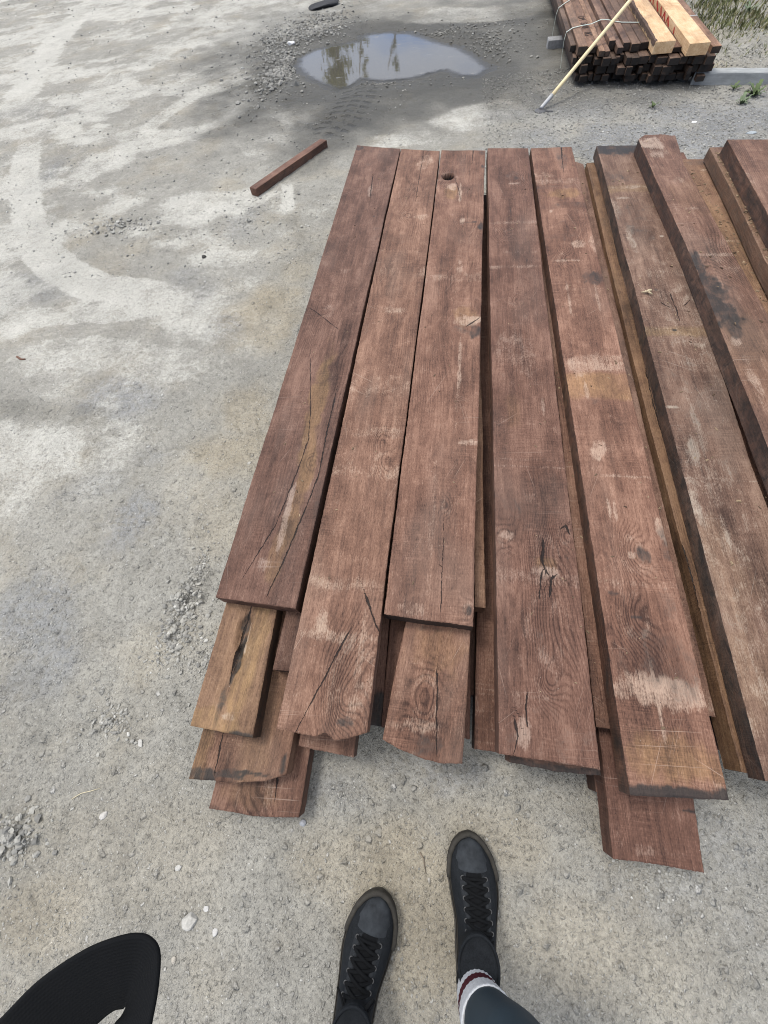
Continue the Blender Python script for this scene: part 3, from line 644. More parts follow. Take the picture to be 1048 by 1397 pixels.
def ground_z(x, y, fl=None):
    pale, dark, wet, tan, blue, clod, sd, near = fl if fl is not None else ground_fields(x, y)
    r = np.hypot(x, y)
    z = (fbm(x * 1.1, y * 1.1, 51, 3) - .5) * .012
    rg = fbm(x * 22, y * 22, 52, 4)
    z = z + (np.abs(rg - .5) * -2 + .35) * .010 * (.35 + .9 * sstep(.45, .65, fbm(x * 2.2, y * 2.2, 58, 3)))
    z = z + (fbm(x * 60, y * 60, 53, 3) - .5) * .006
    crack = sstep(.50, .485, np.abs(fbm(x * 5 + 3, y * 5, 54, 4) - .5) + .482) * sstep(.52, .62, fbm(x * 1.3, y * 1.3, 55, 2))
    z = z - crack * .007
    z = z + clod * np.maximum(0, fbm(x * 30, y * 30, 56, 3) - .42) * .09
    z = z - pale * .003 - dark * .004
    # kept flat and low under the stack and round the feet
    st = sstep(-.75, -.6, x) * sstep(1.75, 1.55, x) * sstep(-.85, -.7, y) * sstep(3.2, 3.0, y)
    z = z * (1 - .55 * st) - .004 * st
    # puddle hollow
    sd = sd - .07; ws = sstep(.60, .12, sd)
    zt_ = -.016 + np.clip(sd * .085, -.035, .022) + (fbm(x * 9, y * 9, 63, 3) - .5) * .010 + (fbm(x * 40, y * 40, 64, 2) - .5) * .004
    z = z * (1 - ws) + zt_ * ws
    z = z + .006 * sstep(1.1, .5, sd) * (1 - ws)
    # verge beyond the kerb
    vg = sstep(1.9, 2.3, x + (y - 4.4) * .02) * sstep(4.42, 4.55, y + (x - 2) * .3)
    z = z + vg * (.03 + .04 * fbm(x * 6, y * 6, 61, 3))
    return z * (1 - .0 * r)

def build_ground():
    rs = [.02]
    while rs[-1] < 15: rs.append(rs[-1] + (min(.014, rs[-1] * .0066) if 4.7 < rs[-1] < 7.0 else max(.0065, rs[-1] * .0066)))
    while rs[-1] < 140: rs.append(rs[-1] * 1.06)
    rs = np.array(rs)
    a0, a1 = math.radians(-42), math.radians(222)
    ang = np.concatenate([np.linspace(a0, a1, 780), np.linspace(a1, a0 + 2 * math.pi, 50)[1:-1]])
    R_, A_ = np.meshgrid(rs, ang, indexing='ij')
    x = (R_ * np.cos(A_)).ravel(); y = (R_ * np.sin(A_)).ravel()
    fl = ground_fields(x, y)
    z = ground_z(x, y, fl)
    pale, dark, wet, tan, blue, clod, sd, near = fl
    n, k = R_.shape
    i = np.arange(n - 1)[:, None] * k; j = np.arange(k)[None, :]; j2 = (j + 1) % k
    F = np.stack([i + j, i + k + j, i + k + j2, i + j2], -1).reshape(-1, 4)
    s_, d_, p_ = poly_dist(x, y, TREAD)
    Lt = sum(math.dist(a, b) for a, b in zip(TREAD[:-1], TREAD[1:]))
    msk = (1 - sstep(.15, .19, d_)) * sstep(0, .04, p_) * (1 - sstep(.93, 1, p_))
    o = mesh_np('ground', np.stack([x, y, z], -1), F, GROUND, None, True, {
        'ga': np.stack([pale, np.maximum(dark, 0), wet], -1), 'gb': np.stack([tan, blue, np.maximum(clod, near * .22)], -1), 'gt': np.stack([p_ * Lt, s_, msk], -1)})
    tag(o, kind='structure')
    return o

def make_ground_mat():
    m = NT('compacted_gravel_dirt')
    tc = m.n('ShaderNodeTexCoord').outputs['Object']
    A = m.sep(m.attr('ga')); B = m.sep(m.attr('gb')); G = m.sep(m.attr('gt'))
    pale, dark, wet = A; tan, blue, clod = B[0], B[1], B[2]
    p2 = m.vm('MULTIPLY', tc, (1, 1, .3))
    n0 = m.noise(p2, 1.1, 5, .6, .3); n1 = m.noise(p2, 6, 5, .62, .3); n2 = m.noise(p2, 34, 4, .65); n3 = m.noise(p2, 150, 3, .7); n4 = m.noise(p2, 420, 2, .7)
    f = m.add(.5, m.mul(m.math('SUBTRACT', n0, .5), .9))
    f = m.add(f, m.mul(m.math('SUBTRACT', n1, .5), .9))
    f = m.add(f, m.mul(m.math('SUBTRACT', n2, .5), .8))
    f = m.add(f, m.mul(m.math('SUBTRACT', n3, .5), .85))
    f = m.math('ADD', f, m.mul(m.math('SUBTRACT', n4, .5), .55), clamp=True)
    c = m.mix(f, (.180, .173, .152), (.408, .394, .350))
    ct = m.mix(f, (.215, .182, .128), (.46, .405, .305))
    cb = m.mix(f, (.135, .139, .142), (.36, .363, .36))
    cp = m.mix(f, (.37, .36, .325), (.57, .557, .505))
    drift = m.mr(m.noise(p2, 2.6, 4, .6), .45, .72, 0, .42)
    c = m.mix(m.math('MAXIMUM', tan, drift), c, ct)
    c = m.mix(m.math('MULTIPLY', blue, m.mr(m.add(n2, m.mul(n3, .5)), .58, .85, .25, 1.1), clamp=True), c, cb)
    pn = m.math('SUBTRACT', m.add(m.mul(n1, .55), m.add(m.mul(n2, .40), m.mul(n3, .30))), .625)
    pmk = m.math('MULTIPLY', m.mr(m.add(m.mul(pale, .62), m.mul(pn, 1.25)), .16, .60, 0, 1), m.mr(pale, .04, .22))
    c = m.mix(m.mul(pmk, .88), c, cp)
    # pebbles: three sizes
    h = m.mul(n3, .35)
    for sc, lo, hi, dens, amt in ((36, .14, .40, .93, .5), (75, .16, .42, .80, .42), (150, .2, .5, .55, .42), (300, .2, .55, .35, .40)):
        v = m.vor(m.vm('ADD', p2, m.vm('MULTIPLY', m.noisec(p2, 55, 2), (.016, .016, 0))), sc)
        cs = m.sep(v[1])
        pres = m.math('GREATER_THAN', m.math('SUBTRACT', m.add(cs[0], m.mul(m.math('ADD', m.add(blue, clod), 0.0, clamp=True), .22)), m.mul(pale, .14)), dens)
        shp = m.mul(m.mr(v[0], lo, hi, 1, 0), pres)
        pc = m.mix(cs[1], m.mix(.55, c, (.09, .092, .094)), m.mix(.5, c, (.52, .505, .47)))
        pc = m.mix(m.math('GREATER_THAN', cs[2], .965), pc, (.66, .65, .62))
        c = m.mix(m.mul(shp, amt), c, pc)
        h = m.add(h, m.mul(shp, 75.0 / sc * .9))
        edge = m.mul(m.math('MULTIPLY', m.mr(v[0], hi * .8, hi * 1.2, 0, 1), m.mr(v[0], hi * 1.2, hi * 1.6, 1, 0)), pres)
        c = m.mix(m.mul(edge, .22), c, m.mix(1.0, c, (.4, .4, .4), 'MULTIPLY'))
    h = m.add(h, m.mul(n4, .5))
    pit = m.mr(m.noise(p2, 95, 3, .7), .30, .42, 1, 0)
    c = m.mix(m.mul(pit, .42), c, m.mix(1.0, c, (.38, .37, .35), 'MULTIPLY'))
    h = m.math('SUBTRACT', h, m.mul(pit, .5))
    # darker soaked ground
    cw = m.mix(.40, m.mix(1.0, c, (.18, .177, .165), 'MULTIPLY'), (.060, .058, .051))
    wetf = m.math('MULTIPLY', wet, m.mr(m.add(n1, m.mul(n2, .3)), .30, .62, .72, 1.06), clamp=True)
    c = m.mix(m.mul(wetf, .94), c, cw)
    c = m.mix(m.mul(dark, .8), c, m.mix(1.0, c, (.42, .42, .40), 'MULTIPLY'))
    # tyre tread pressed into the damp soil
    ax, bx, mk = G
    sk = m.add(ax, m.mul(m.math('ABSOLUTE', bx), -.35))
    tr = m.math('SINE', m.mul(m.add(sk, m.mul(m.math('SUBTRACT', n2, .5), .035)), 6.2832 / .105))
    cut = m.mr(m.math('SINE', m.add(m.mul(bx, 6.2832 / .12), 1.2)), -.9, -.4)
    trd = m.mul(m.mul(m.mr(tr, .1, .8), mk), cut)
    trd = m.mul(trd, m.mr(m.add(n1, m.mul(n2, .5)), .60, .82, 0, 1))
    c = m.mix(m.mul(trd, .72), c, (.045, .043, .038))
    h = m.math('SUBTRACT', h, m.mul(trd, 3.0))
    nb = m.bump(h, 1.0, .0046)
    # the shallow edge of the puddle is muddy
    rough = m.math('SUBTRACT', .92, m.mul(wetf, .36))
    m.bsdf(c, rough, nb, .25)
    return m.mat
GROUND = make_ground_mat()
build_ground()

# puddle
def make_water():
    m = NT('muddy_puddle_water')
    tc = m.n('ShaderNodeTexCoord').outputs['Object']
    dep = m.sep(m.attr('dep'))[0]
    n = m.noise(tc, 9, 3, .6); nf = m.noise(tc, 26, 4, .65)
    nb = m.bump(m.add(n, m.mul(nf, .2)), .05, .004)
    scum = m.mr(m.noise(m.vm('MULTIPLY', tc, (5, 16, 1)), 1, 5, .7), .58, .68)
    edge = m.mr(m.add(dep, m.mul(m.math('SUBTRACT', nf, .5), .10)), .0, .13, 0, 1)
    c = m.mix(m.mul(scum, .6), (.075, .070, .058), (.20, .19, .165))
    pr = m.bsdf(c, m.add(m.mr(scum, 0, 1, .03, .25), m.mr(edge, 0, 1, .16, 0)), nb, .5, IOR=1.45)
    tr = m.n('ShaderNodeBsdfTransparent'); mx_ = m.n('ShaderNodeMixShader')
    m.put(mx_.inputs[0], m.mr(edge, 0, 1, .25, 1.0)); m.t.links.new(tr.outputs[0], mx_.inputs[1]); m.t.links.new(pr.outputs[0], mx_.inputs[2])
    m.t.links.new(mx_.outputs[0], m.out.inputs[0])
    return m.mat
lo_, hi_ = PUD.min(0) - .25, PUD.max(0) + .25
gx, gy = np.meshgrid(np.linspace(lo_[0], hi_[0], 150), np.linspace(lo_[1], hi_[1], 120))
wsd = pud_sd(gx.ravel(), gy.ravel())
ii = np.arange(119)[:, None] * 150 + np.arange(149)[None, :]
WF = np.stack([ii, ii + 1, ii + 151, ii + 150], -1).reshape(-1, 4)
WF = WF[(wsd[WF] < .17).all(1)]
used = np.unique(WF); remap = np.full(wsd.size, -1); remap[used] = np.arange(used.size)
tag(mesh_np('puddle_water', np.stack([gx.ravel(), gy.ravel(), np.full(gx.size, -.016)], -1)[used], remap[WF], make_water(), None, True,
    {'dep': np.stack([.06 - wsd[used], wsd[used] * 0, wsd[used] * 0], -1)}), kind='structure')

# loose gravel (uncountable) --------------------------------------------
def simple_mat(name, col, rough=.7, nscale=40, var=.35, bumpd=.002, spec=.3, metal=0.0, nvec=(1, 1, 1), bstr=.5):
    m = NT(name)
    tc = m.vm('MULTIPLY', m.n('ShaderNodeTexCoord').outputs['Object'], nvec)
    n = m.noise(tc, nscale, 5, .65); n2 = m.noise(tc, nscale * .17, 4, .6)
    f = m.math('ADD', m.mul(n, .6), m.mul(n2, .4))
    c = m.mix(m.mr(f, .3, .7, 0, 1, False), tuple(q * (1 - var) for q in col), tuple(min(1, q * (1 + var)) for q in col))
    m.bsdf(c, rough, m.bump(n, bstr, bumpd), spec, metal)
    return m.mat

def gravel():
    gr = (1 + 5 ** .5) / 2
    ico = np.array([(-1, gr, 0), (1, gr, 0), (-1, -gr, 0), (1, -gr, 0), (0, -1, gr), (0, 1, gr), (0, -1, -gr), (0, 1, -gr), (gr, 0, -1), (gr, 0, 1), (-gr, 0, -1), (-gr, 0, 1)], float)
    ico /= np.linalg.norm(ico[0])
    icf = np.array([(0, 11, 5), (0, 5, 1), (0, 1, 7), (0, 7, 10), (0, 10, 11), (1, 5, 9), (5, 11, 4), (11, 10, 2), (10, 7, 6), (7, 1, 8), (3, 9, 4), (3, 4, 2), (3, 2, 6), (3, 6, 8), (3, 8, 9), (4, 9, 5), (2, 4, 11), (6, 2, 10), (8, 6, 7), (9, 8, 1)])
    xs, ys, ss = [], [], []
    def scatter(n, x0, x1, y0, y1, s0, s1, densfn=None):
        x = rng.uniform(x0, x1, n); y = rng.uniform(y0, y1, n); s = s0 * np.exp(rng.uniform(0, 1, n) ** 2.2 * math.log(s1 / s0))
        if densfn is not None:
            k = rng.uniform(0, 1, n) < densfn(x, y); x, y, s = x[k], y[k], s[k]
        xs.append(x); ys.append(y); ss.append(s)
    def blob(px, py, rx, ry, n, s0, s1):
        c = at(px, py); a = rng.uniform(0, 2 * math.pi, n); q = np.abs(rng.normal(0, .55, n))
        xs.append(c[0] + np.cos(a) * q * rx); ys.append(c[1] + np.sin(a) * q * ry); ss.append(s0 * np.exp(rng.uniform(0, 1, n) ** 2 * math.log(s1 / s0)))
    clump = lambda x, y: .25 + .75 * sstep(.42, .62, fbm(x * 5, y * 5, 71, 3))
    scatter(9000, -1.2, 1.0, -.85, .15, .0008, .0036, clump)
    scatter(6500, -2.2, -.6, .0, 2.4, .0011, .0046, clump)
    scatter(4200, -4.5, -.4, 2.2, 6, .003, .011, clump)
    scatter(15000, .2, 2.9, 2.95, 5.0, .003, .009)
    scatter(1200, -9, -1, 6, 11, .006, .018, clump)
    blob(250, 828, .07, .14, 620, .003, .011); blob(240, 880, .10, .10, 260, .003, .009); blob(275, 775, .05, .12, 160, .003, .008)
    blob(22, 1142, .11, .07, 330, .003, .012); blob(150, 985, .2, .08, 200, .003, .009); blob(280, 900, .06, .12, 200, .002, .008)
    blob(385, 95, .30, .9, 900, .008, .026); blob(372, 60, .35, .9, 500, .008, .022); blob(425, 45, .5, .5, 700, .007, .02); blob(440, 28, .7, .5, 400, .007, .02)
    blob(600, 45, 1.2, .35, 380, .006, .016); blob(670, 60, .5, .8, 350, .006, .018); blob(520, 112, .9, .18, 220, .004, .012); blob(340, 300, .3, .5, 220, .003, .012); blob(160, 310, .5, .2, 300, .004, .014); blob(30, 880, .2, .2, 300, .0015, .005); blob(470, 1090, .2, .06, 300, .001, .004); blob(900, 1200, .2, .12, 500, .001, .005)
    x = np.concatenate(xs); y = np.concatenate(ys); s = np.concatenate(ss)
    k = (pud_sd(x, y) > .07) & ~((x > -.56) & (x < 1.5) & (y > -.05) & (y < 2.9))
    x, y, s = x[k], y[k], s[k]
    z = ground_z(x, y)
    n = len(x)
    jit = 1 + rng.normal(0, .22, (n, 12, 1))
    sc = np.stack([np.ones(n), rng.uniform(.6, 1.0, n), rng.uniform(.4, .75, n)], -1)[:, None, :]
    v = ico[None] * jit * sc
    a = rng.uniform(0, 2 * math.pi, n); ca, sa = np.cos(a)[:, None], np.sin(a)[:, None]
    vx = v[..., 0] * ca - v[..., 1] * sa; vy = v[..., 0] * sa + v[..., 1] * ca
    V = np.stack([vx, vy, v[..., 2]], -1) * s[:, None, None] + np.stack([x, y, z + s * .22], -1)[:, None, :]
    F = (icf[None] + (np.arange(n) * 12)[:, None, None]).reshape(-1, 3)
    shade = rng.uniform(0, 1, n); bright = (rng.uniform(0, 1, n) > .982).astype(float)
    wet = ellsum(x, y, WETC, 3, .45)
    pl_ = ground_fields(x, y)[0]; at_ = np.repeat(np.stack([shade, np.maximum(bright, np.clip(pl_, 0, 1) * .55), wet], -1), 12, 0)
    m = NT('loose_gravel_stone')
    S = m.sep(m.attr('gs'))
    c = m.mix(S[0], (.17, .168, .158), (.42, .41, .37)); c = m.mix(S[1], c, (.58, .57, .53)); c = m.mix(m.mul(S[2], .8), c, m.mix(1.0, c, (.4, .4, .4), 'MULTIPLY'))
    nn = m.noise(m.n('ShaderNodeTexCoord').outputs['Object'], 300, 3); c = m.mix(m.mul(nn, .5), c, (.20, .19, .17))
    m.bsdf(c, .85, m.bump(nn, .4, .001), .25)
    o = mesh_np('loose_gravel', V.reshape(-1, 3), F, m.mat, None, False, {'gs': at_})
    tag(o, 'loose gravel and grit scattered over the yard', None, None, 'stuff')
gravel()

# single stones ----------------------------------------------------------
def stone(px, py, r, label, col=(.45, .44, .41), flat=.6, stretch=1.0, rot=0, seed=1, name='stone', cat='stone', group=None):
    import bmesh
    c = at(px, py); zg = float(ground_z(np.array([c[0]]), np.array([c[1]]))[0])
    bm = bmesh.new(); bmesh.ops.create_icosphere(bm, subdivisions=3, radius=1)
    rs = np.random.default_rng(seed)
    pl = [(Vector(rs.normal(0, 1, 3)).normalized(), rs.uniform(.62, .9)) for _ in range(9)]
    for v in bm.verts:
        p = v.co.copy()
        for nrm, d in pl:
            e = p.dot(nrm) - d
            if e > 0: p -= nrm * e * .92
        q = 1 + .10 * (float(vnoise(np.array([p.x * 3 + seed]), np.array([p.y * 3 + p.z * 2]), seed)[0]) - .5)
        p *= q
        v.co = Matrix.Rotation(rot, 3, 'Z') @ Vector((p.x * r * stretch, p.y * r, p.z * r * flat))
    me = bpy.data.meshes.new(name); bm.to_mesh(me); bm.free()
    me.materials.append(simple_mat('rough_stone', col, .85, 160, .28, .0015))
    o = bpy.data.objects.new(name, me); o.location = (c[0], c[1], zg + r * flat * .35); link(o)
    tag(o, label, cat, group)
    return o
stone(259, 1256, .0185, 'largest pale grey angular stone on the ground above the black strap', (.40, .39, .36), .7, 1.1, .5, 3)
stone(192, 1014, .0085, 'smooth white elongated pebble left of the plank with the bark-lined hollow', (.42, .41, .38), .5, 1.5, 2.2, 5)
stone(142, 1112, .0095, 'pale rounded pebble below the straw stalk at the left', (.46, .44, .41), .7, 1.3, .9, 8)
stone(243, 1184, .0075, 'small white pebble halfway between the lowest left plank end and the largest stone', (.44, .43, .40), .6, 1.3, .4, 12)
stone(281, 1240, .0065, 'small white chip just right of the largest angular stone', (.48, .47, .45), .6, 1.2, .1, 14)
stone(293, 1272, .007, 'white chip below and right of the largest angular stone', (.48, .47, .45), .6, 1.3, 1.3, 17)
stone(236, 1311, .0065, 'cream pebble close to the right edge of the black strap', (.38, .35, .30), .7, 1.2, 1.6, 21)
stone(413, 1123, .0085, 'grey pebble at the corner of the lowest left plank end', (.32, .33, .35), .8, 1.1, .3, 22)
stone(279, 351, .015, 'lone dark clod on the pale ground left of the stack', (.055, .052, .048), .7, 1.0, .3, 25, 'clod', 'clod')
stone(443, 9, .12, 'dark lump of debris at the top edge, beyond the puddle', (.035, .036, .04), .3, 2.2, .6, 27, 'clod', 'clod')
stone(398, 62, .035, 'white stone in the dark gravel left of the puddle', (.6, .6, .6), .7, 1.3, .3, 29)
stone(947, 167, .012, 'white chip on the gravel behind the raised plank', (.68, .68, .66), .35, 1.7, .2, 33)
stone(1024, 182, .018, 'flat bluish stone half buried in the gravel behind the rightmost planks', (.30, .33, .35), .35, 2.0, .1, 35)

# straw and twigs
def stalk(pts, rad, label, col, name, cat):
    mb = MB(); P3 = []
    for px, py in pts:
        c = at(px, py); P3.append((c[0], c[1], float(ground_z(np.array([c[0]]), np.array([c[1]]))[0]) + .003))
    mb.tube(P3, [rad] * (len(P3) - 1) + [rad * .5], 6)
    tag(mb.build(name, simple_mat(name + '_fibre', col, .7, 80, .2), smooth=True), label, cat)
stalk([(99, 1090), (112, 1082), (125, 1079), (138, 1075)], .0011, 'thin pale straw stalk on the bare ground at the left', (.55, .48, .33), 'straw_stalk', 'straw')
stalk([(25, 488), (30, 491), (36, 491)], .006, 'curled brown twig on the pale ground at the left edge', (.14, .07, .045), 'twig', 'twig')
stalk([(573, 1163), (578, 1172), (581, 1192)], .0016, 'short dry twig on the ground between the two toes', (.20, .16, .12), 'twig', 'twig')

# white crumb lying on the grey-brown plank
c = at(882, 401, L4)
mb = MB(); mb.tube([(c[0] - .025, c[1] + .004, L4 + .006), (c[0] - .008, c[1], L4 + .007), (c[0] + .004, c[1] + .004, L4 + .012), (c[0] + .016, c[1] + .010, L4 + .008), (c[0] + .020, c[1] + .014, L4 + .006)], [.0015, .003, .0075, .0055, .0015], 7); mb.tube([(c[0] + .002, c[1] + .002, L4 + .008), (c[0] + .010, c[1] - .010, L4 + .010), (c[0] + .020, c[1] - .013, L4 + .005)], [.005, .0035, .001], 6); mb.tube([(c[0] - .004, c[1], L4 + .006), (c[0] - .006, c[1] + .014, L4 + .009)], [.004, .001], 6)
tag(mb.build('wood_splinter', simple_mat('pale_splinter', (.40, .33, .22), .85, 120, .5), smooth=True, sub=1), 'pale torn splinter lying on the grey-brown plank', 'splinter')

# wood crumbs and grit lying on the boards
def crumbs():
    n = 0; V, F, A = [], [], []
    spots = [(1.165, 1.215, .8, 2.5, .343, 320, .0035), (1.125, 1.19, .8, 2.5, .288, 150, .003), (.78, .99, .2, 2.8, .2405, 110, .0028), (.98, 1.18, .4, 2.8, .3005, 50, .003), (-.58, -.38, .3, 3.0, .2405, 30, .0025), (-.33, -.13, .05, 2.9, .2405, 36, .0025), (-.08, .12, .3, 2.9, .2405, 36, .0025), (.2, .41, .0, 2.9, .2405, 50, .0025), (.47, .64, .0, 2.9, .2405, 50, .0025), (.67, .71, .15, 2.7, .1665, 60, .003), (.432, .452, .1, 2.8, .1825, 40, .0025)]
    for x0, x1, y0, y1, z, k, s in spots:
        for _ in range(k):
            x, y = rng.uniform(x0, x1), rng.uniform(y0, y1)
            if z in (.343, .288): x = float(np.interp(y, *(([.8, 1.65, 2.14, 2.55], [1.152, 1.174, 1.198, 1.207]) if z == .343 else ([.8, 1.4, 2.2, 2.6], [1.143, 1.140, 1.121, 1.121])))) + rng.uniform(.004, .03 if z == .343 else .05)
            L = s * math.exp(rng.uniform(-.5, .9)); w = L * rng.uniform(.2, .8); a = rng.uniform(0, 6.28); h = w * rng.uniform(.3, .8)
            ca, sa = math.cos(a), math.sin(a)
            for sx_, sy_, hz in ((-1, -.8, 0), (1, -.6, 0), (.8, 1, 0), (-1, .7, 0), (-.6, -.4, 1), (.7, -.3, .8), (.4, .6, 1), (-.5, .4, .9)):
                V.append((x + (sx_ * L * ca - sy_ * w * sa), y + (sx_ * L * sa + sy_ * w * ca), z + hz * h))
            F.extend([(n + 4, n + 5, n + 6, n + 7), (n, n + 1, n + 5, n + 4), (n + 1, n + 2, n + 6, n + 5), (n + 2, n + 3, n + 7, n + 6), (n + 3, n, n + 4, n + 7)]); n += 8
            q = rng.uniform(0, 1); A.extend([(q, 0, 0)] * 8)
    m = NT('wood_crumb'); S = m.sep(m.attr('gs')); c = m.mix(S[0], (.045, .026, .018), (.30, .22, .14)); m.bsdf(c, .85, None, .2)
    tag(mesh_np('wood_crumbs', V, F, m.mat, None, False, {'gs': A}), 'wood crumbs and splinters strewn over the boards', None, None, 'stuff')
crumbs()

# loose timber on the ground ---------------------------------------------
a = at(345, 258, .04); b = at(435, 196, .04)
dx = b - a; dx /= np.linalg.norm(dx)
o = plank('timber_offcut', .046, .044, [(0, -.031), (.8, -.031)], [(0, .031), (.8, .031)], 0, .80, res=.006, tone=(.95, .85, .82), label='short square reddish timber lying alone on the ground left of the stack', cat='timber', end_stain=.25, side_stain=.55, jag=.001,
          feats=[])
o.location = (a[0], a[1], 0); o.rotation_euler = (0, 0, -math.atan2(dx[0], dx[1]))

# ------------------------------------------------------------------ FAR PILE
G_T = 'dark timbers strapped in the far pile'
rs = np.random.default_rng(5)
def fy(x): return 4.61 - .17 * (x - .95) / .8
def timber(x0, x1, z0, z1, yoff, label, length=2.6, tone=None, name='timber', **kw):
    t = rs.uniform(.45, 1.0); tn = tone or (t * 1.05, t * .98, t * .95)
    yb = fy((x0 + x1) / 2) + yoff
    return plank(name, z1, z1 - z0, [(0, x0), (9, x0)], [(0, x1), (9, x1)], yb, yb + length, mat=kw.pop('mat', DARKWOOD), res=kw.pop('res', .03), tone=tn, label=label, cat='timber', group=kw.pop('group', G_T), und=0, jag=.001, end_stain=kw.pop('end_stain', 1.15), edge=.0006, **kw)  # end darkness holds weathering plus the shade painted on the pile front
LAB = 'dark weathered square-ended timber packed inside the far strapped pile'
# bearers under the pile
mb = MB(); mb.box((1.36, 5.56, .030), (1.16, .11, .060)); tag(mb.build('pile_bearer', simple_mat('grey_old_timber', (.25, .25, .25), .8, 60, .3), bevel=.004), 'grey bearer under the far pile, its end poking out on the left', 'bearer')
mb = MB(); mb.box((1.36, 4.82, .0135), (.74, .09, .027)); tag(mb.build('pile_bearer', simple_mat('grey_old_timber', (.10, .09, .08), .8, 60, .3), bevel=.004), 'bearer under the near end of the far pile, coloured dark for its shade', 'bearer')  # same old timber, with the shade under the pile put into its colour
z = .062
zrow = [(.030, .070), (.073, .118), (.121, .164)]
for ri, (z0, z1) in enumerate(zrow):
    x = .90 - .015 * ri + rs.uniform(0, .02)
    while x < 1.76 + .018 * ri:
        w = rs.choice([.026, .034, .042, .048, .055, .07])
        zz = z1 - rs.uniform(0, .012)
        timber(x, x + w, z0, zz, rs.uniform(-.04, .07) + (.02 if ri == 0 else 0), LAB)
        x += w + rs.uniform(.001, .011)
# top layer, each its own look
top = [(.845, .885, .166, .200, .10, 'dark timber along the left edge of the far pile top', None),
       (.890, .955, .166, .212, .02, 'squared brown timber, first full one from the left on the far pile top', (1.5, 1.35, 1.25)),
       (.962, 1.03, .166, .200, .06, 'brown timber with stencilled lettering on the far pile top', (1.3, 1.1, 1.0)),
       (1.036, 1.075, .166, .196, -.02, 'narrow brown timber right of the stencilled one on the far pile top', (1.5, 1.3, 1.15)),
       (1.08, 1.115, .166, .192, -.01, 'dark narrow timber left of the protruding one on the far pile top', (1.1, .95, .9)),
       (1.12, 1.165, .166, .214, .13, 'taller timber set back on the far pile top, left of the pole', (1.2, 1.05, 1.0)),
       (1.17, 1.21, .166, .198, .04, 'thin timber beside the taller set-back one on the far pile top', (.9, .8, .8)),
       (1.215, 1.265, .166, .208, .10, 'dark set-back timber under the pole on the far pile top', (1.0, .85, .8)),
       (1.27, 1.33, .166, .206, .08, 'dark timber against the left fresh beam on the far pile top', (.85, .75, .7)),
       (1.335, 1.395, .166, .204, .12, 'dark timber tucked beneath the left fresh beam', (.7, .6, .55)),
       (1.545, 1.605, .166, .190, .06, 'dark timber in the slot between the two fresh beams', (.9, .7, .6)),
       (1.765, 1.80, .120, .158, -.02, 'dark timber on the lower right flank of the far pile', (.9, .75, .7)),
       (1.80, 1.85, .074, .112, .03, 'lowest dark timber bulging from the right flank of the far pile', (.8, .6, .55)),
       (1.785, 1.845, .162, .198, .03, 'brown timber with a grey strap band along the right edge of the far pile top', (1.5, 1.25, 1.1))]
TP = {}
for x0, x1, z0, z1, yo, lab, tn in top: TP[lab] = timber(x0, x1, z0, z1, yo, lab, tone=tn, res=.02)
# fresh beams
G_F = 'fresh pale beams on the far pile'
fb1 = timber(1.400, 1.535, .172, .232, .0, 'left fresh pale beam on the far pile, with a strip of dark bark along its edge', tone=(1, 1, 1), name='fresh_beam', mat=FRESH, res=.012, group=G_F, end_stain=0, side_stain=0)
fb2 = timber(1.612, 1.748, .168, .228, -.03, 'right fresh pale beam on the far pile, with red paint strokes on its side', tone=(1, 1, 1), name='fresh_beam', mat=FRESH, res=.012, group=G_F, end_stain=0, side_stain=0)
# bark strip: irregular dark wane on the upper left edge
yb = fy(1.46)
V_, F_ = [], []
ns = 90
for i in range(ns + 1):
    yy = yb + .01 + 2.4 * i / ns
    w = .008 + .016 * max(0, float(fbm(np.array([yy * 5.0]), np.array([0.3]), 88, 3)[0]) - .25) * 2
    w *= .25 + .75 * float(sstep(.30, .42, fbm(np.array([yy * 2.2]), np.array([4.3]), 91, 2))[0])
    bz = .2345 + .004 * random.random()
    V_ += [(1.3975 - .003 * random.random(), yy, .205 + .012 * random.random()), (1.398, yy, bz - .004), (1.404 + w * .4, yy, bz + .003 * random.random()), (1.402 + w, yy, .2325)]
for i in range(ns):
    for k in range(3): F_.append((i * 4 + k, i * 4 + k + 1, i * 4 + k + 5, i * 4 + k + 4))
mb = MB(); mb.add(V_, F_); mb.build('bark_strip', simple_mat('dark_bark', (.085, .055, .042), .9, 70, .6, .004), fb1)
# red paint strokes on the side of the right beam
mb = MB(); xs_ = 1.6095
for (ya, yb2, za, zb) in [(5.0, 5.10, .180, .218), (5.10, 5.11, .218, .182), (5.14, 5.22, .182, .220), (5.22, 5.24, .220, .182), (5.27, 5.36, .180, .219), (5.40, 5.52, .182, .220), (5.60, 5.66, .182, .218), (5.7, 5.82, .182, .218), (4.83, 4.87, .185, .212)]:
    d = Vector((0, yb2 - ya, zb - za)).normalized(); nrm = Vector((0, -d.z, d.y)) * .009
    p, q = Vector((xs_, ya, za)), Vector((xs_, yb2, zb))
    mb.add([p - nrm, q - nrm, q + nrm, p + nrm], [(0, 1, 2, 3)])
mb.build('red_paint_mark', simple_mat('red_marker_paint', (.42, .035, .03), .6, 200, .35), fb2)
# grey band on the right edge timber
mb = MB(); mb.box((1.815, 5.16, .1795), (.066, .022, .041)); mb.build('strap_band', simple_mat('grey_band', (.30, .29, .28), .6, 60, .2), TP['brown timber with a grey strap band along the right edge of the far pile top'])
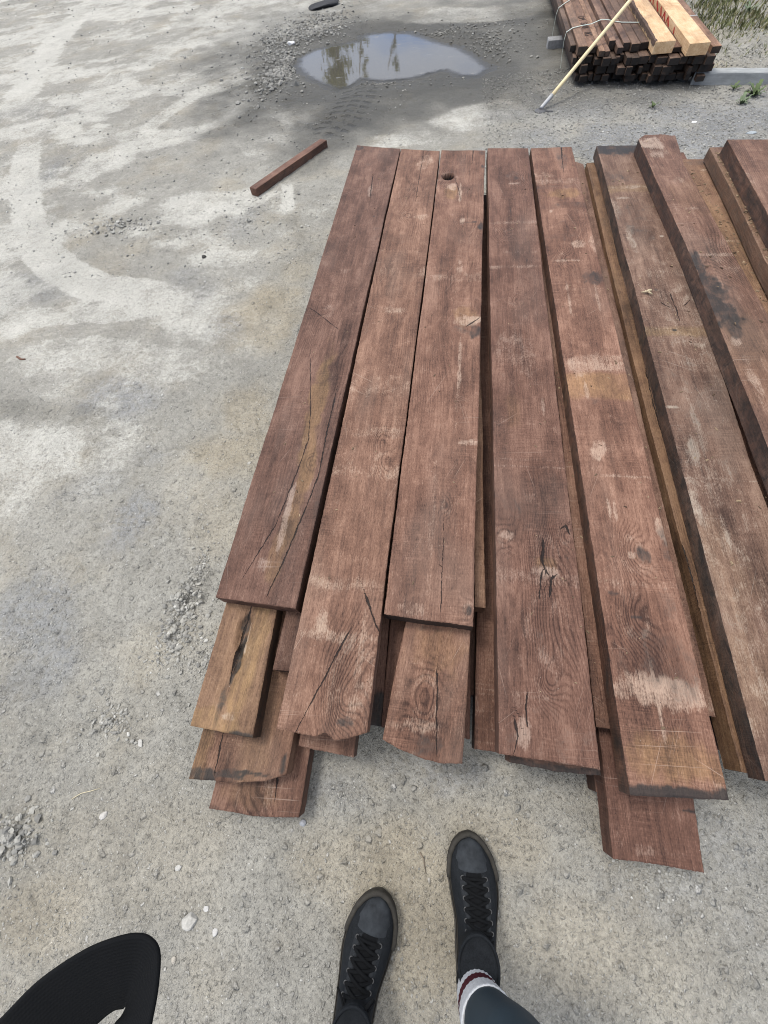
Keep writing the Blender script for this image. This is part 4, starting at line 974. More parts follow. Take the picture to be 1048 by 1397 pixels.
# stencilled lettering
for word, yy in (('DM', 5.42), ('5D0', 5.24), ('0G', 5.0)):
    cu = bpy.data.curves.new('stencil_text', 'FONT'); cu.body = word; cu.size = .075; cu.extrude = .0004
    to = bpy.data.objects.new('tmp_text', cu); COL.objects.link(to)
    dg = bpy.context.evaluated_depsgraph_get()
    me = bpy.data.meshes.new_from_object(to.evaluated_get(dg)); bpy.data.objects.remove(to)
    me.materials.clear(); me.materials.append(simple_mat('faded_stencil_ink', (.035, .022, .018), .8, 200, .5))
    so = bpy.data.objects.new('stencil_lettering', me); link(so, TP['brown timber with stencilled lettering on the far pile top'])
    so.location = (.972, yy, .2012); so.rotation_euler = (0, 0, -math.pi / 2)

# plastic straps
SM = simple_mat('pale_strapping', (.50, .56, .50), .45, 30, .12, .0005)
def strap(pts, label):
    mb = MB(); P3 = [Vector(p) for p in pts]
    vs = []
    for p in P3: vs += [p + Vector((0, -.006, 0)), p + Vector((0, .006, 0)), p + Vector((0, .006, .0022)), p + Vector((0, -.006, .0022))]
    fs = []
    for i in range(len(P3) - 1):
        for k in range(4): fs.append((i * 4 + k, i * 4 + (k + 1) % 4, i * 4 + 4 + (k + 1) % 4, i * 4 + 4 + k))
    mb.add(vs, fs); tag(mb.build('strapping_band', SM), label, 'strap', 'straps round the far pile')
strap([(.838, 4.93, .03), (.832, 4.97, .10), (.830, 5.00, .17), (.84, 5.03, .203), (.888, 5.06, .216), (.96, 5.09, .2165), (1.04, 5.13, .212), (1.12, 5.17, .222), (1.17, 5.17, .218), (1.22, 5.14, .212), (1.27, 5.11, .21), (1.34, 5.09, .209), (1.397, 5.08, .207)], 'pale plastic strap looped over the far pile, nearer of the two')
strap([(.838, 5.75, .03), (.832, 5.72, .10), (.830, 5.70, .17), (.84, 5.70, .203), (.888, 5.74, .216), (.96, 5.85, .2165), (1.04, 6.0, .212), (1.12, 6.1, .222), (1.2, 6.15, .215), (1.34, 6.15, .209), (1.397, 6.15, .207)], 'pale plastic strap looped over the far pile, farther of the two')

# long-handled tool leaning on the pile
root = empty('long_handled_tool', tuple(at(737, 152)))
tag(root, 'long pale wooden pole with a steel ferrule, leaning on the far pile', 'tool')
p0 = np.array([0.0, 0, .012]); p1 = at(862, -2, .350) - at(737, 152)
tip = p0 + (p1 - p0) * .115
PALEWOOD = simple_mat('pale_pole_wood', (.70, .58, .35), .55, 30, .12, .0006, nvec=(1, 1, 1))
STEEL = simple_mat('dull_steel', (.42, .42, .42), .42, 60, .2, .0004, .5, .6)
def rod(a, b, ra, rb, name, mat, n=12, seg=8):
    mb = MB(); mb.tube([a + (b - a) * k / seg for k in range(seg + 1)], [ra + (rb - ra) * k / seg for k in range(seg + 1)], n)
    return mb.build(name, mat, root, True)
rod(tip, p0 + (p1 - p0) * 1.25, .0125, .0135, 'handle', PALEWOOD)
rod(p0 + np.array([0, 0, .004]), tip + (p1 - p0) * .01, .013, .0145, 'ferrule', STEEL)
mb = MB(); mb.tube([(0, 0, -.004), (0, 0, .006), (0, 0, .014)], [.044, .042, .016], 20)
mb.box((.055, -.012, .0), (.075, .016, .008), Matrix.Rotation(-.2, 3, 'Z'))
mb.build('foot_plate', simple_mat('dark_steel', (.09, .09, .095), .5, 60, .3, .0006, .5, .5), root, False, bevel=.0015)

# kerb timber right of the pile
k0 = at(955, 118); k1 = at(1060, 119)
dv = k1 - k0; L_ = np.linalg.norm(dv); an = math.atan2(dv[1], dv[0])
mb = MB(); ns = 60; vs = []
LK = 2.6
for i in range(ns + 1):
    xx = -.06 + LK * i / ns
    w = .004 * (random.random() - .5)
    vs += [(xx, w, 0), (xx, .003 + w, .062 + .004 * random.random()), (xx, .010 + w, .068 + .003 * random.random()), (xx, .085, .068 + .003 * random.random()), (xx, .095, .0)]
fs = [(i * 5 + k, i * 5 + 5 + k, i * 5 + 6 + k, i * 5 + 1 + k) for i in range(ns) for k in range(4)] + [(4, 3, 2, 1, 0), tuple(ns * 5 + k for k in range(5))]
mb.add(vs, fs); o = mb.build('kerb_beam', simple_mat('weathered_kerb_timber', (.30, .31, .31), .85, 30, .35, .003, nvec=(.3, 1, 1)))
o.location = (k0[0], k0[1] + .03, -.003); o.rotation_euler = (0, 0, an)
tag(o, 'low grey weathered kerb beam edging the grassy verge right of the far pile', 'kerb')

# grass on the verge (uncountable)
def grass():
    V, F, A = [], [], []
    n = 0
    def blade(x, y, z, h, lean, az, w):
        nonlocal n
        dx, dy = math.cos(az) * lean, math.sin(az) * lean
        sx, sy = -math.sin(az) * w, math.cos(az) * w
        V.extend([(x - sx, y - sy, z), (x + sx, y + sy, z), (x + dx * .4 + sx * .8, y + dy * .4 + sy * .8, z + h * .6), (x + dx * .4 - sx * .8, y + dy * .4 - sy * .8, z + h * .6), (x + dx, y + dy, z + h), (x + dx, y + dy, z + h)])
        F.extend([(n, n + 1, n + 2, n + 3), (n + 3, n + 2, n + 4, n + 5)]); n += 6
        s = random.random(); A.extend([(s, random.random(), 0)] * 6)
    N = 90000
    x = rng.uniform(1.85, 7.5, N); y = rng.uniform(4.45, 10.5, N)
    d1 = sstep(4.95, 5.6, y + (x - 2.2) * .35) * (.35 + .75 * sstep(.40, .6, fbm(x * 3, y * 3, 101, 3)))
    d2 = .30 * sstep(.48, .62, fbm(x * 4, y * 4, 105, 3))
    k = (rng.uniform(0, 1, N) < np.maximum(d1, d2)) & (x > 1.95 - (y - 4.4) * .0) & (y > 4.50 - (x - 2) * .3)
    x, y = x[k], y[k]; z = ground_z(x, y)
    for i in range(len(x)):
        tall = float(y[i] + x[i] * .35 > 6.2)
        blade(x[i], y[i], z[i] - .004, random.uniform(.012, .035) + .03 * tall * random.random(), random.uniform(.01, .05), random.uniform(0, 6.28), random.uniform(.0018, .0042) * (1 + .6 * tall))
    m = NT('verge_grass'); S = m.sep(m.attr('gs'))
    c = m.mix(S[0], (.060, .070, .028), (.17, .18, .075)); c = m.mix(m.math('GREATER_THAN', S[1], .8), c, (.26, .23, .13))
    m.bsdf(c, .7, None, .25)
    o = mesh_np('verge_grass', V, F, m.mat, None, True, {'gs': A}); tag(o, 'short patchy grass on the verge behind the kerb beam', None, None, 'stuff')
grass()

# small weeds
WG = [simple_mat('weed_leaf', (.085, .12, .045), .6, 60, .3), simple_mat('pale_weed_leaf', (.13, .17, .095), .6, 60, .3)]
def weed(px, py, r, nl, label, mat):
    c = at(px, py); zg = float(ground_z(np.array([c[0]]), np.array([c[1]]))[0])
    mb = MB()
    for i in range(nl):
        a = random.uniform(0, 6.28); L = r * random.uniform(.55, 1.15); up = random.uniform(.25, .9) * L; w = L * random.uniform(.10, .2)
        d = Vector((math.cos(a), math.sin(a), 0)); s = Vector((-d.y, d.x, 0)) * w
        pts = [Vector((0, 0, 0)), d * L * .35 + Vector((0, 0, up * .6)), d * L * .75 + Vector((0, 0, up)), d * L + Vector((0, 0, up * .8))]
        vs = [pts[0] - s * .2, pts[0] + s * .2, pts[1] - s, pts[1] + s, pts[2] - s * .9, pts[2] + s * .9, pts[3], pts[3] + s * .05]
        mb.add(vs, [(0, 1, 3, 2), (2, 3, 5, 4), (4, 5, 7, 6)])
    o = mb.build('weed', mat, None, True); o.location = (c[0], c[1], zg); tag(o, label, 'weed')
weed(1028, 131, .075, 26, 'bright green weed tuft on the gravel in front of the kerb beam', WG[0])
weed(1011, 141, .055, 16, 'pale green weed left of the bright tuft on the gravel', WG[1])
weed(890, 147, .045, 14, 'tiny weed on the gravel in front of the far pile', WG[0])
weed(1000, 122, .045, 12, 'thin weed growing against the kerb beam', WG[0])
weed(1016, 30, .07, 14, 'pale leafed weed in the grassy verge', WG[1])

# ------------------------------------------------------------------ trees beyond the yard (mirrored in the puddle)
LEAFM = []
for nm_, a_, b_ in (('yellow_green_leaf', (.10, .11, .03), (.24, .24, .08)), ('green_leaf', (.045, .07, .025), (.12, .16, .05))):
    m = NT(nm_); S = m.sep(m.attr('gs')); m.bsdf(m.mix(S[0], a_, b_), .6, None, .3); LEAFM.append(m.mat)
BARK = simple_mat('grey_bark', (.22, .20, .17), .85, 12, .35, .01)
def tree(x, y, hgt, r, label, leaf, n, base=.3):
    root = empty('tree', (x, y, 0)); tag(root, label, 'tree', 'trees beyond the yard')
    mb = MB(); pts = [Vector((random.uniform(-.1, .1) * k, random.uniform(-.1, .1) * k, hgt * .95 * k / 6 - .1)) for k in range(7)]
    mb.tube(pts, [.22 * (1 - .14 * k) * hgt / 10 for k in range(7)], 9)
    V, F, A = [], [], []; q = 0
    for i in range(26):
        hz = hgt * random.uniform(base, .95); a = random.uniform(0, 6.28); L = r * random.uniform(.6, 1.05) * math.sin(math.pi * min(1, (hz / hgt - base) / (1 - base) * .8 + .2))
        e = Vector((math.cos(a) * L, math.sin(a) * L, hz + L * .35)); s0 = Vector((0, 0, hz))
        mb.tube([s0, (s0 + e) / 2 + Vector((0, 0, .1)), e], [.05, .03, .012], 5)
        for k in range(n):
            t = random.uniform(.2, 1.1); p = s0.lerp(e, t) + Vector([random.gauss(0, r * .13) for _ in range(3)])
            u = Vector([random.gauss(0, 1) for _ in range(3)]).normalized() * random.uniform(.06, .14); w = u.orthogonal().normalized() * u.length * .6
            V.extend([tuple(p - u), tuple(p + w), tuple(p + u), tuple(p - w)]); F.append((q, q + 1, q + 2, q + 3)); q += 4; A.extend([(random.random(), 0, 0)] * 4)
    mb.build('trunk', BARK, root, True)
    if n: mesh_np('crown', V, F, leaf, root, False, {'gs': A})
def pole_x(px, y):  # place behind the puddle along the same bearing
    d = at(px, 80); return d[0] * y / d[1]
tree(pole_x(462, 36), 36, 9.6, 1.25, 'slender yellow-green tree beyond the yard, left of the bare trunks', LEAFM[0], 90, .25)
tree(pole_x(430, 44), 44, 7.2, 1.5, 'low bushy tree beyond the yard, farthest left', LEAFM[0], 40, .15)
tree(pole_x(497, 38), 38, 8.6, .55, 'thin bare tree beyond the yard beside the yellow-green tree', LEAFM[0], 14, .3)
tree(pole_x(540, 40), 40, 8.8, .5, 'tall bare tree beyond the yard in the middle of the row', LEAFM[1], 8, .4)
tree(pole_x(520, 46), 46, 6.0, .5, 'short bare tree beyond the yard left of the tallest bare one', LEAFM[1], 6, .4)
tree(pole_x(640, 50), 50, 5.0, 2.4, 'low green tree beyond the yard, farthest right', LEAFM[1], 60, .1)

# ------------------------------------------------------------------ PERSON (legs of the photographer)
def add_remesh(o, vox, sm=6):
    m = o.modifiers.new('remesh', 'REMESH'); m.mode = 'VOXEL'; m.voxel_size = vox; m.use_smooth_shade = True
    s = o.modifiers.new('smooth', 'SMOOTH'); s.factor = .5; s.iterations = sm
CANVAS = simple_mat('black_canvas', (.0150, .0170, .0195), .92, 420, .45, .0008, .12)
CANVAS2 = simple_mat('worn_black_canvas_edge', (.020, .0225, .0255), .85, 420, .5, .0006, .25)
RUBBER = simple_mat('dusty_toe_rubber', (.030, .034, .039), .8, 45, .6, .0010, .15)
SOLE = simple_mat('dusty_black_sole', (.036, .033, .028), .9, 70, .5, .0012, .3)
PIPING = simple_mat('dusty_sole_edge', (.070, .064, .054), .9, 90, .35, .0008, .2)
TONGUE = simple_mat('black_tongue', (.0045, .005, .006), .9, 420, .5, .0006, .2)
LACE = simple_mat('black_lace', (.0042, .0047, .0055), .9, 500, .5, .0006, .2)
EYELET = simple_mat('dark_eyelet_metal', (.10, .10, .10), .5, 80, .2, .0003, .5, .6)
SOCKB = simple_mat('black_knit', (.012, .013, .015), .95, 380, .7, .0016, .15)
SOCKW = simple_mat('white_ribbed_knit', (.60, .61, .62), .95, 260, .22, .003, .15)
SOCKR = simple_mat('maroon_knit', (.075, .016, .022), .95, 260, .3, .002, .15)
LEGG = simple_mat('slate_blue_leggings', (.021, .037, .051), .62, 500, .14, .0005, .3)
SKIN = simple_mat('skin', (.45, .28, .21), .6, 60, .1)
YT = np.array([0, .02, .06, .12, .25, .45, .62, .75, .85, .93, .98, 1.0])
MED = np.array([0, .014, .024, .029, .030, .030, .039, .0435, .0405, .030, .0165, 0])
LAT = np.array([0, .016, .027, .034, .038, .045, .053, .052, .044, .030, .0155, 0])
HT = np.interp
def shoe(parent, heel, toe, side, label, loop):
    """side = -1: inner edge of the foot lies at -x"""
    heel = np.array(heel); toe = np.array(toe); d = toe - heel; L = np.linalg.norm(d)
    root = empty('shoe', (heel[0], heel[1], -.005)); root.parent = parent
    root.rotation_euler = (0, 0, -math.atan2(d[0], d[1])); root['label'] = label
    def hw(t, grow=0):
        l = np.interp(t, YT, MED) * 1.17; r = np.interp(t, YT, LAT) * 1.17
        if side > 0: l, r = r, l
        return l + grow, r + grow
    Hy = np.array([0, .1, .3, .40, .48, .56, .65, .74, .82, .90, .96, 1.0]); Hz = np.array([.06, .085, .102, .112, .104, .094, .082, .070, .060, .052, .044, .034])
    Hf = lambda t: float(np.interp(t, Hy, Hz))
    def surf(x, t):
        l, r = hw(t); c = (r - l) / 2; h = (l + r) / 2
        q = min(1, abs(x - c) / max(h, 1e-4))
        return .018 + (Hf(t) - .018) * (1 - q ** 2.6) ** .62
    # sole with a small flange
    mb = MB(); ts = 1 - np.cos(np.linspace(0, math.pi, 40)); ts /= ts.max()
    def outline(g):
        a = []
        for t in ts: l, r = hw(t, 0); a.append((r, t))
        for t in ts[::-1][1:-1]: l, r = hw(t, 0); a.append((-l, t))
        P2 = np.array([(x, t * L) for x, t in a]); cen = np.array([0, L / 2]); out = []
        n = len(P2)
        for i in range(n):
            tg = P2[(i + 1) % n] - P2[i - 1]; tg /= np.linalg.norm(tg) + 1e-9
            out.append(P2[i] + np.array([tg[1], -tg[0]]) * -g * -1)
        return np.array(out)
    lev = [(.0005, .001), (.004, .0050), (.014, .0060), (.024, .0056), (.0285, .0046), (.029, -.004)]
    vs = []; nO = None
    for z, g in lev:
        o2 = outline(g); nO = len(o2)
        for x, y in o2:
            vs.append((x, y, z + .010 * max(0, (y / L - .86) / .14) ** 2 * (1 if z > .002 else .55)))
    fs = [(k * nO + i, k * nO + (i + 1) % nO, (k + 1) * nO + (i + 1) % nO, (k + 1) * nO + i) for k in range(len(lev) - 1) for i in range(nO)]
    fs.append(tuple(range(nO))[::-1]); fs.append(tuple((len(lev) - 1) * nO + i for i in range(nO)))
    mb.add(vs, fs); mb.build('sole', SOLE, root, True)
    # piping line along the top of the foxing
    mb = MB(); o2 = outline(.0040); idx = [i for i in range(nO)]
    pp = [(o2[i][0], o2[i][1], .0305 + .011 * max(0, (o2[i][1] / L - .86) / .14) ** 2) for i in idx]
    mb.tube(pp + pp[:1], .0013, 6, False); mb.build('sole_piping', PIPING, root, True)
    # upper: foot body and ankle shaft, fused
    mb = MB(); rows = []; tt = list(np.linspace(.04, .985, 30))
    NA = 19
    for t in tt:
        l, r = hw(t); c = (r - l) / 2; h = (l + r) / 2; row = []
        for k in range(NA):
            a = math.pi * k / (NA - 1); cx = math.cos(a)
            x = c + h * np.sign(cx) * abs(cx) ** .8; z = .016 + (min(Hf(t), .115) - .016) * math.sin(a) ** .75
            row.append((x, t * L, z))
        row.append((c - h * .9, t * L, .010)); row.append((c + h * .9, t * L, .010))
        rows.append(row)
    m_ = NA + 2
    vs = [p for r in rows for p in r]
    fs = [(i * m_ + k, i * m_ + (k + 1) % m_, (i + 1) * m_ + (k + 1) % m_, (i + 1) * m_ + k) for i in range(len(tt) - 1) for k in range(m_)]
    fs.append(tuple(range(m_))[::-1]); fs.append(tuple((len(tt) - 1) * m_ + k for k in range(m_)))
    mb.add(vs, fs)
    prof = [(.02, .135, .034, .062), (.05, .135, .035, .064), (.08, .14, .036, .062), (.10, .145, .040, .056), (.118, .15, .042, .055), (.130, .155, .043, .055), (.134, .155, .040, .052)]
    vs = []; n = 28
    for z, yc, rx, ry in prof:
        for k in range(n):
            a = 2 * math.pi * k / n; vs.append((rx * math.cos(a), yc * L / .29 * .62 + ry * math.sin(a) + .0, z))
    fs = [(i * n + k, i * n + (k + 1) % n, (i + 1) * n + (k + 1) % n, (i + 1) * n + k) for i in range(len(prof) - 1) for k in range(n)]
    fs.append(tuple(range(n))[::-1]); fs.append(tuple((len(prof) - 1) * n + k for k in range(n)))
    mb.add(vs, fs)
    up = mb.build('upper', CANVAS, root, True); add_remesh(up, .0042, 5)
    def strip(name, pts, wid, mat, par, lift=.0, th=.0016, wv=None):
        """flat ribbon through points (x, t, extra lift)"""
        mb = MB(); P3 = [Vector((x, t * L, surf(x, t) + lift + e)) if not isinstance(x, Vector) else x for x, t, e in pts]
        vs = []
        for i, p in enumerate(P3):
            tg = (P3[min(i + 1, len(P3) - 1)] - P3[max(0, i - 1)]).normalized()
            up_ = Vector((0, .35, .94)); s = tg.cross(up_).normalized() * wid / 2; nn = s.cross(tg).normalized() * th
            if nn.z < 0: nn = -nn
            vs += [p - s, p - s * .8 + nn, p + s * .8 + nn, p + s]
        fs = [(i * 4 + k, i * 4 + (k + 1) % 4, i * 4 + 4 + (k + 1) % 4, i * 4 + 4 + k) for i in range(len(P3) - 1) for k in range(4)]
        fs += [(0, 1, 2, 3), tuple((len(P3) - 1) * 4 + k for k in (3, 2, 1, 0))]
        mb.add(vs, fs); return mb.build(name, mat, par, True)
    def patch(name, mat, xl_, xr_, t0, t1, lift, nt_=18, nx=10, nose=0):
        mb = MB(); vs = []
        for i in range(nt_ + 1):
            for j in range(nx + 1):
                s = j / nx; t = t0(s) + (t1(s) - t0(s)) * i / nt_
                x = xl_(t) + (xr_(t) - xl_(t)) * s
                e = 1 if 0 < i < nt_ and 0 < j < nx else -.0
                vs.append((x, t * L, surf(x, t) + lift * e))
        fs = [(i * (nx + 1) + j, i * (nx + 1) + j + 1, (i + 1) * (nx + 1) + j + 1, (i + 1) * (nx + 1) + j) for i in range(nt_) for j in range(nx)]
        mb.add(vs, fs); return mb.build(name, mat, root, True)
    cx_ = lambda t: (hw(t)[1] - hw(t)[0]) / 2
    cap = patch('toe_cap', RUBBER, lambda t: -hw(t)[0] * .93, lambda t: hw(t)[1] * .93, lambda s: .785 + .012 * (1 - (2 * s - 1) ** 2) * -1, lambda s: .990 - .05 * abs(2 * s - 1) ** 2.2, .0032)
    # bumper band round the toe
    mb = MB(); ob = outline(.0035); sel = [i for i in range(nO) if ob[i][1] / L > .70]
    sel.sort(key=lambda i: i)
    pp = []
    for i in sel: pp.append((ob[i][0] * .97, ob[i][1] * .995, .033 + .010 * max(0, (ob[i][1] / L - .86) / .14) ** 2))
    mb.tube(pp, .0062, 8); mb.build('toe_bumper', SOLE, root, True)
    mb = MB(); pq = [(x * .90, y * .985, surf(x * .90, y * .985 / L) + .0015) for x, y, z in pp]
    mb.tube(pq, .0013, 6); mb.build('toe_piping', PIPING, root, True)
    # eyelet flaps, tongue, laces
    flap = []
    for sg in (-1, 1):
        a0, a1 = (.0185, .0375)
        if sg < 0: f = patch('eyelet_flap', CANVAS2, lambda t: cx_(t) - a1, lambda t: cx_(t) - a0, lambda s: .40, lambda s: .775 - .02 * (1 - s), .0035, 16, 5)
        else: f = patch('eyelet_flap', CANVAS2, lambda t: cx_(t) + a0, lambda t: cx_(t) + a1, lambda s: .40, lambda s: .775 - .02 * s, .0035, 16, 5)
        flap.append(f)
    patch('tongue', TONGUE, lambda t: cx_(t) - .0205, lambda t: cx_(t) + .0205, lambda s: .38, lambda s: .79, .0012, 14, 6)
    te = [.745, .692, .636, .578, .520, .464]
    for i, t in enumerate(te):
        for sg in (-1, 1):
            x = cx_(t) + sg * .0275
            mb = MB(); r_ = [Vector((x + .0036 * math.cos(a), t * L + .0036 * math.sin(a), surf(x, t) + .0042)) for a in [2 * math.pi * k / 12 for k in range(13)]]
            mb.tube(r_, .0011, 6, False); mb.build('eyelet', EYELET, flap[0 if sg < 0 else 1], True)
    def lace(a, b, bump=.004, wid=.0064):
        (x0, t0), (x1, t1) = a, b
        pts = []
        for k in range(9):
            s = k / 8; pts.append((x0 + (x1 - x0) * s, t0 + (t1 - t0) * s, .0035 + bump * math.sin(math.pi * s) * .6))
        strip('lace', pts, wid, LACE, root)
    lace((cx_(te[0]) - .0285, te[0]), (cx_(te[0]) + .0285, te[0]), .003)
    for i in range(len(te) - 1):
        lace((cx_(te[i]) + .027, te[i] - .004), (cx_(te[i + 1]) - .0290, te[i + 1]), .002)
        lace((cx_(te[i]) - .027, te[i] - .004), (cx_(te[i + 1]) + .0290, te[i + 1]), .006)
    lace((cx_(.46) - .026, .455), (cx_(.44) + .012, .420), .006); lace((cx_(.46) + .026, .455), (cx_(.44) - .012, .420), .008)
    k0 = Vector((cx_(.43), .42 * L, surf(cx_(.43), .42) + .010))
    def bow(pts, wid=.007):
        strip('lace_bow', [(k0 + Vector(p), 0, 0) for p in pts], wid, LACE, root)
    bow([(0, 0, 0), (.014, .012, .006), (.028, .028, .007), (.036, .040, .004), (.040, .036, -.002), (.034, .022, -.004), (.018, .006, .0), (.002, -.004, .003)] if loop else [(0, 0, 0), (.014, .008, .006), (.026, .010, .002), (.022, .0, -.001), (.004, -.004, .003)])
    bow([(0, 0, .003), (-.012, .004, .005), (-.024, .014, 0), (-.034, .022, -.008), (-.042, .026, -.014)] if loop else [(0, 0, .003), (-.014, .006, .005), (-.026, .002, -.002), (-.02, -.006, -.001), (-.002, -.004, .003)], .0045)
    # padded collar rim
    mb = MB(); yc = .155 * L / .29 * .62
    r_ = [(.0415 * math.cos(a), yc + .0535 * math.sin(a), 0.131 + .010 * max(0, math.sin(a)) + .006 * max(0, -math.sin(a))) for a in [2 * math.pi * k / 32 for k in range(33)]]
    mb.tube(r_, .0028, 8, False); mb.build('collar', CANVAS, root, True)
    return root

LEG_R = [(.150, -.508, .06, .036), (.150, -.508, .10, .036), (.152, -.506, .15, .039), (.157, -.498, .21, .045), (.165, -.486, .28, .053), (.180, -.470, .36, .060), (.198, -.455, .46, .056), (.200, -.470, .54, .058), (.185, -.53, .68, .072), (.165, -.60, .82, .085)]
LEG_L = [(-.112, -.652, .06, .036), (-.112, -.652, .10, .036), (-.112, -.648, .15, .038), (-.114, -.638, .21, .041), (-.112, -.626, .28, .050), (-.106, -.616, .36, .057), (-.094, -.606, .46, .052), (-.084, -.606, .54, .058), (-.06, -.63, .68, .072), (-.03, -.66, .82, .085)]
def legs(name, mat, grow, parent, zmin):
    mb = MB()
    for lg in (LEG_R, LEG_L):
        tab = np.array(lg); zs = np.linspace(max(zmin, tab[0, 2]), tab[-1, 2], 26)
        pts = [[np.interp(z, tab[:, 2], tab[:, k]) for k in (0, 1)] + [z] for z in zs]
        mb.tube(pts, [np.interp(z, tab[:, 2], tab[:, 3]) + grow for z in zs], 24)
    # hips
    pts = [(.065, -.635, .80), (.065, -.640, .86), (.065, -.645, .92), (.065, -.645, .99), (.065, -.64, 1.03)]
    n = 28; vs = []; rad = [(.10, .075), (.165, .105), (.17, .112), (.145, .098), (.135, .09)]
    for (x, y, z), (rx, ry) in zip(pts, rad):
        for k in range(n): a = 2 * math.pi * k / n; vs.append((x + (rx + grow) * math.cos(a), y + (ry + grow) * math.sin(a), z))
    fs = [(i * n + k, i * n + (k + 1) % n, (i + 1) * n + (k + 1) % n, (i + 1) * n + k) for i in range(4) for k in range(n)] + [tuple(range(n))[::-1], tuple(4 * n + k for k in range(n))]
    mb.add(vs, fs)
    o = mb.build(name, mat, parent, True); add_remesh(o, .009, 8)
    return o
body = legs('person', SKIN, -.005, None, .1)
tag(body, 'person standing before the stack in dark slate leggings and black lace-up canvas shoes', 'person')
legs('leggings', LEGG, .0030, body, .212)
shoe(body, (.158, -.562), (.1385, -.262), -1, 'forward shoe under the striped sock cuff', False)
shoe(body, (-.118, -.705), (-.072, -.405), 1, 'shoe set farther back with a loose lace bow', True)
for lg, nm in ((LEG_R, 'sock'), (LEG_L, 'sock')):
    tab = np.array(lg)
    def ringp(z, g): return [np.interp(z, tab[:, 2], tab[:, k]) for k in (0, 1)] + [z], np.interp(z, tab[:, 2], tab[:, 3]) + g
    mb = MB(); zs = np.linspace(.07, .120, 10); R2 = [ringp(z, .004) for z in zs]; mb.tube([r[0] for r in R2], [r[1] for r in R2], 32)
    so_ = mb.build('sock', SOCKB, body, True)
    mb = MB(); zs = np.concatenate([[.100], np.linspace(.103, .222, 13), [.2235, .216]]); gs = [.001] + [.0052] * 13 + [.003, -.003]; n = 96; vs = []; mats = []
    for z, g in zip(zs, gs):
        c_, r_ = ringp(z, g)
        tilt = np.array([c_[0], c_[1], z])
        for k in range(n):
            a = 2 * math.pi * k / n; rr_ = r_ + (.0009 if k % 3 == 0 else 0)
            vs.append((c_[0] + rr_ * math.cos(a), c_[1] + rr_ * math.sin(a), z - .10 * rr_ * math.cos(a) * 2))
    fs = [(i * n + k, i * n + (k + 1) % n, (i + 1) * n + (k + 1) % n, (i + 1) * n + k) for i in range(len(zs) - 1) for k in range(n)]
    mb.add(vs, fs); cu_ = mb.build('sock_cuff', SOCKW, so_, True); cu_.data.materials.append(SOCKR)
    for i in range(len(zs) - 1):
        if i in (5, 6, 7):
            for k in range(n): cu_.data.polygons[i * n + k].material_index = 1

# black webbing strap hanging from the person's side, looping near the camera
A_ = [(-60, 1470, .40), (-25, 1415, .34), (0, 1391, .315), (50, 1341, .30), (110, 1300, .285), (155, 1281, .275), (188, 1275, .27), (207, 1282, .265), (217, 1302, .262), (214, 1350, .258), (205, 1400, .255), (192, 1470, .255), (170, 1560, .27)]
B_ = [(75, 1560, .42), (105, 1460, .37), (116, 1414, .345), (138, 1391, .335), (156, 1377, .328), (169, 1374, .324), (172, 1372, .320), (173, 1373, .316), (172, 1377, .312), (166, 1388, .305), (155, 1402, .30), (140, 1440, .295), (110, 1530, .30)]
mb = MB(); vs = []
def crs(P_, n):
    P_ = np.array(P_, float); tq = np.linspace(0, len(P_) - 1, n); out = []
    for q in tq:
        i = min(int(q), len(P_) - 2); f_ = q - i
        p0, p1, p2, p3 = P_[max(i - 1, 0)], P_[i], P_[i + 1], P_[min(i + 2, len(P_) - 1)]
        out.append(.5 * ((2 * p1) + (-p0 + p2) * f_ + (2 * p0 - 5 * p1 + 4 * p2 - p3) * f_ ** 2 + (-p0 + 3 * p1 - 3 * p2 + p3) * f_ ** 3))
    return np.array(out)
SA = [atd(*p) for p in A_]; SB = [atd(*p) for p in B_]
SA = [np.array([-.34, -.56, .80]), np.array([-.30, -.46, .90])] + SA + [np.array([-.20, -.44, .95]), np.array([-.14, -.58, .92])]
SB = [np.array([-.30, -.58, .79]), np.array([-.26, -.47, .885])] + SB + [np.array([-.17, -.45, .92]), np.array([-.11, -.58, .89])]
SA = crs(SA, 120); SB = crs(SB, 120); nw = 24
for i in range(120):
    for j in range(nw + 1):
        p = SA[i] + (SB[i] - SA[i]) * j / nw; vs.append(tuple(p))
fs = [(i * (nw + 1) + j, i * (nw + 1) + j + 1, (i + 1) * (nw + 1) + j + 1, (i + 1) * (nw + 1) + j) for i in range(119) for j in range(nw)]
mb.add(vs, fs)
m = NT('black_webbing')
tcn = m.n('ShaderNodeAttribute', attribute_name='rib').outputs['Vector']; rb = m.sep(tcn)
rbv = m.math('SINE', m.mul(rb[0], 6.2832 * 22)); wv = m.math('SINE', m.mul(rb[1], 6.2832 * 150))
hh = m.add(m.mul(rbv, .5), m.mul(m.mul(wv, rbv), .25))
m.bsdf(m.mix(m.mr(hh, -.6, .6), (.0026, .0029, .0035), (.0046, .0051, .006)), .85, m.bump(hh, .25, .0005), .12)
so2 = mb.build('webbing_strap', m.mat, None, True)
at2 = so2.data.attributes.new('rib', 'FLOAT_VECTOR', 'POINT'); at2.data.foreach_set('vector', np.array([(j / nw, i / 119, 0) for i in range(120) for j in range(nw + 1)], np.float32).ravel())
sm = so2.modifiers.new('thick', 'SOLIDIFY'); sm.thickness = .0022; sm.offset = 0
tag(so2, 'black ribbed webbing strap looping up at the lower left corner, close to the camera', 'strap')


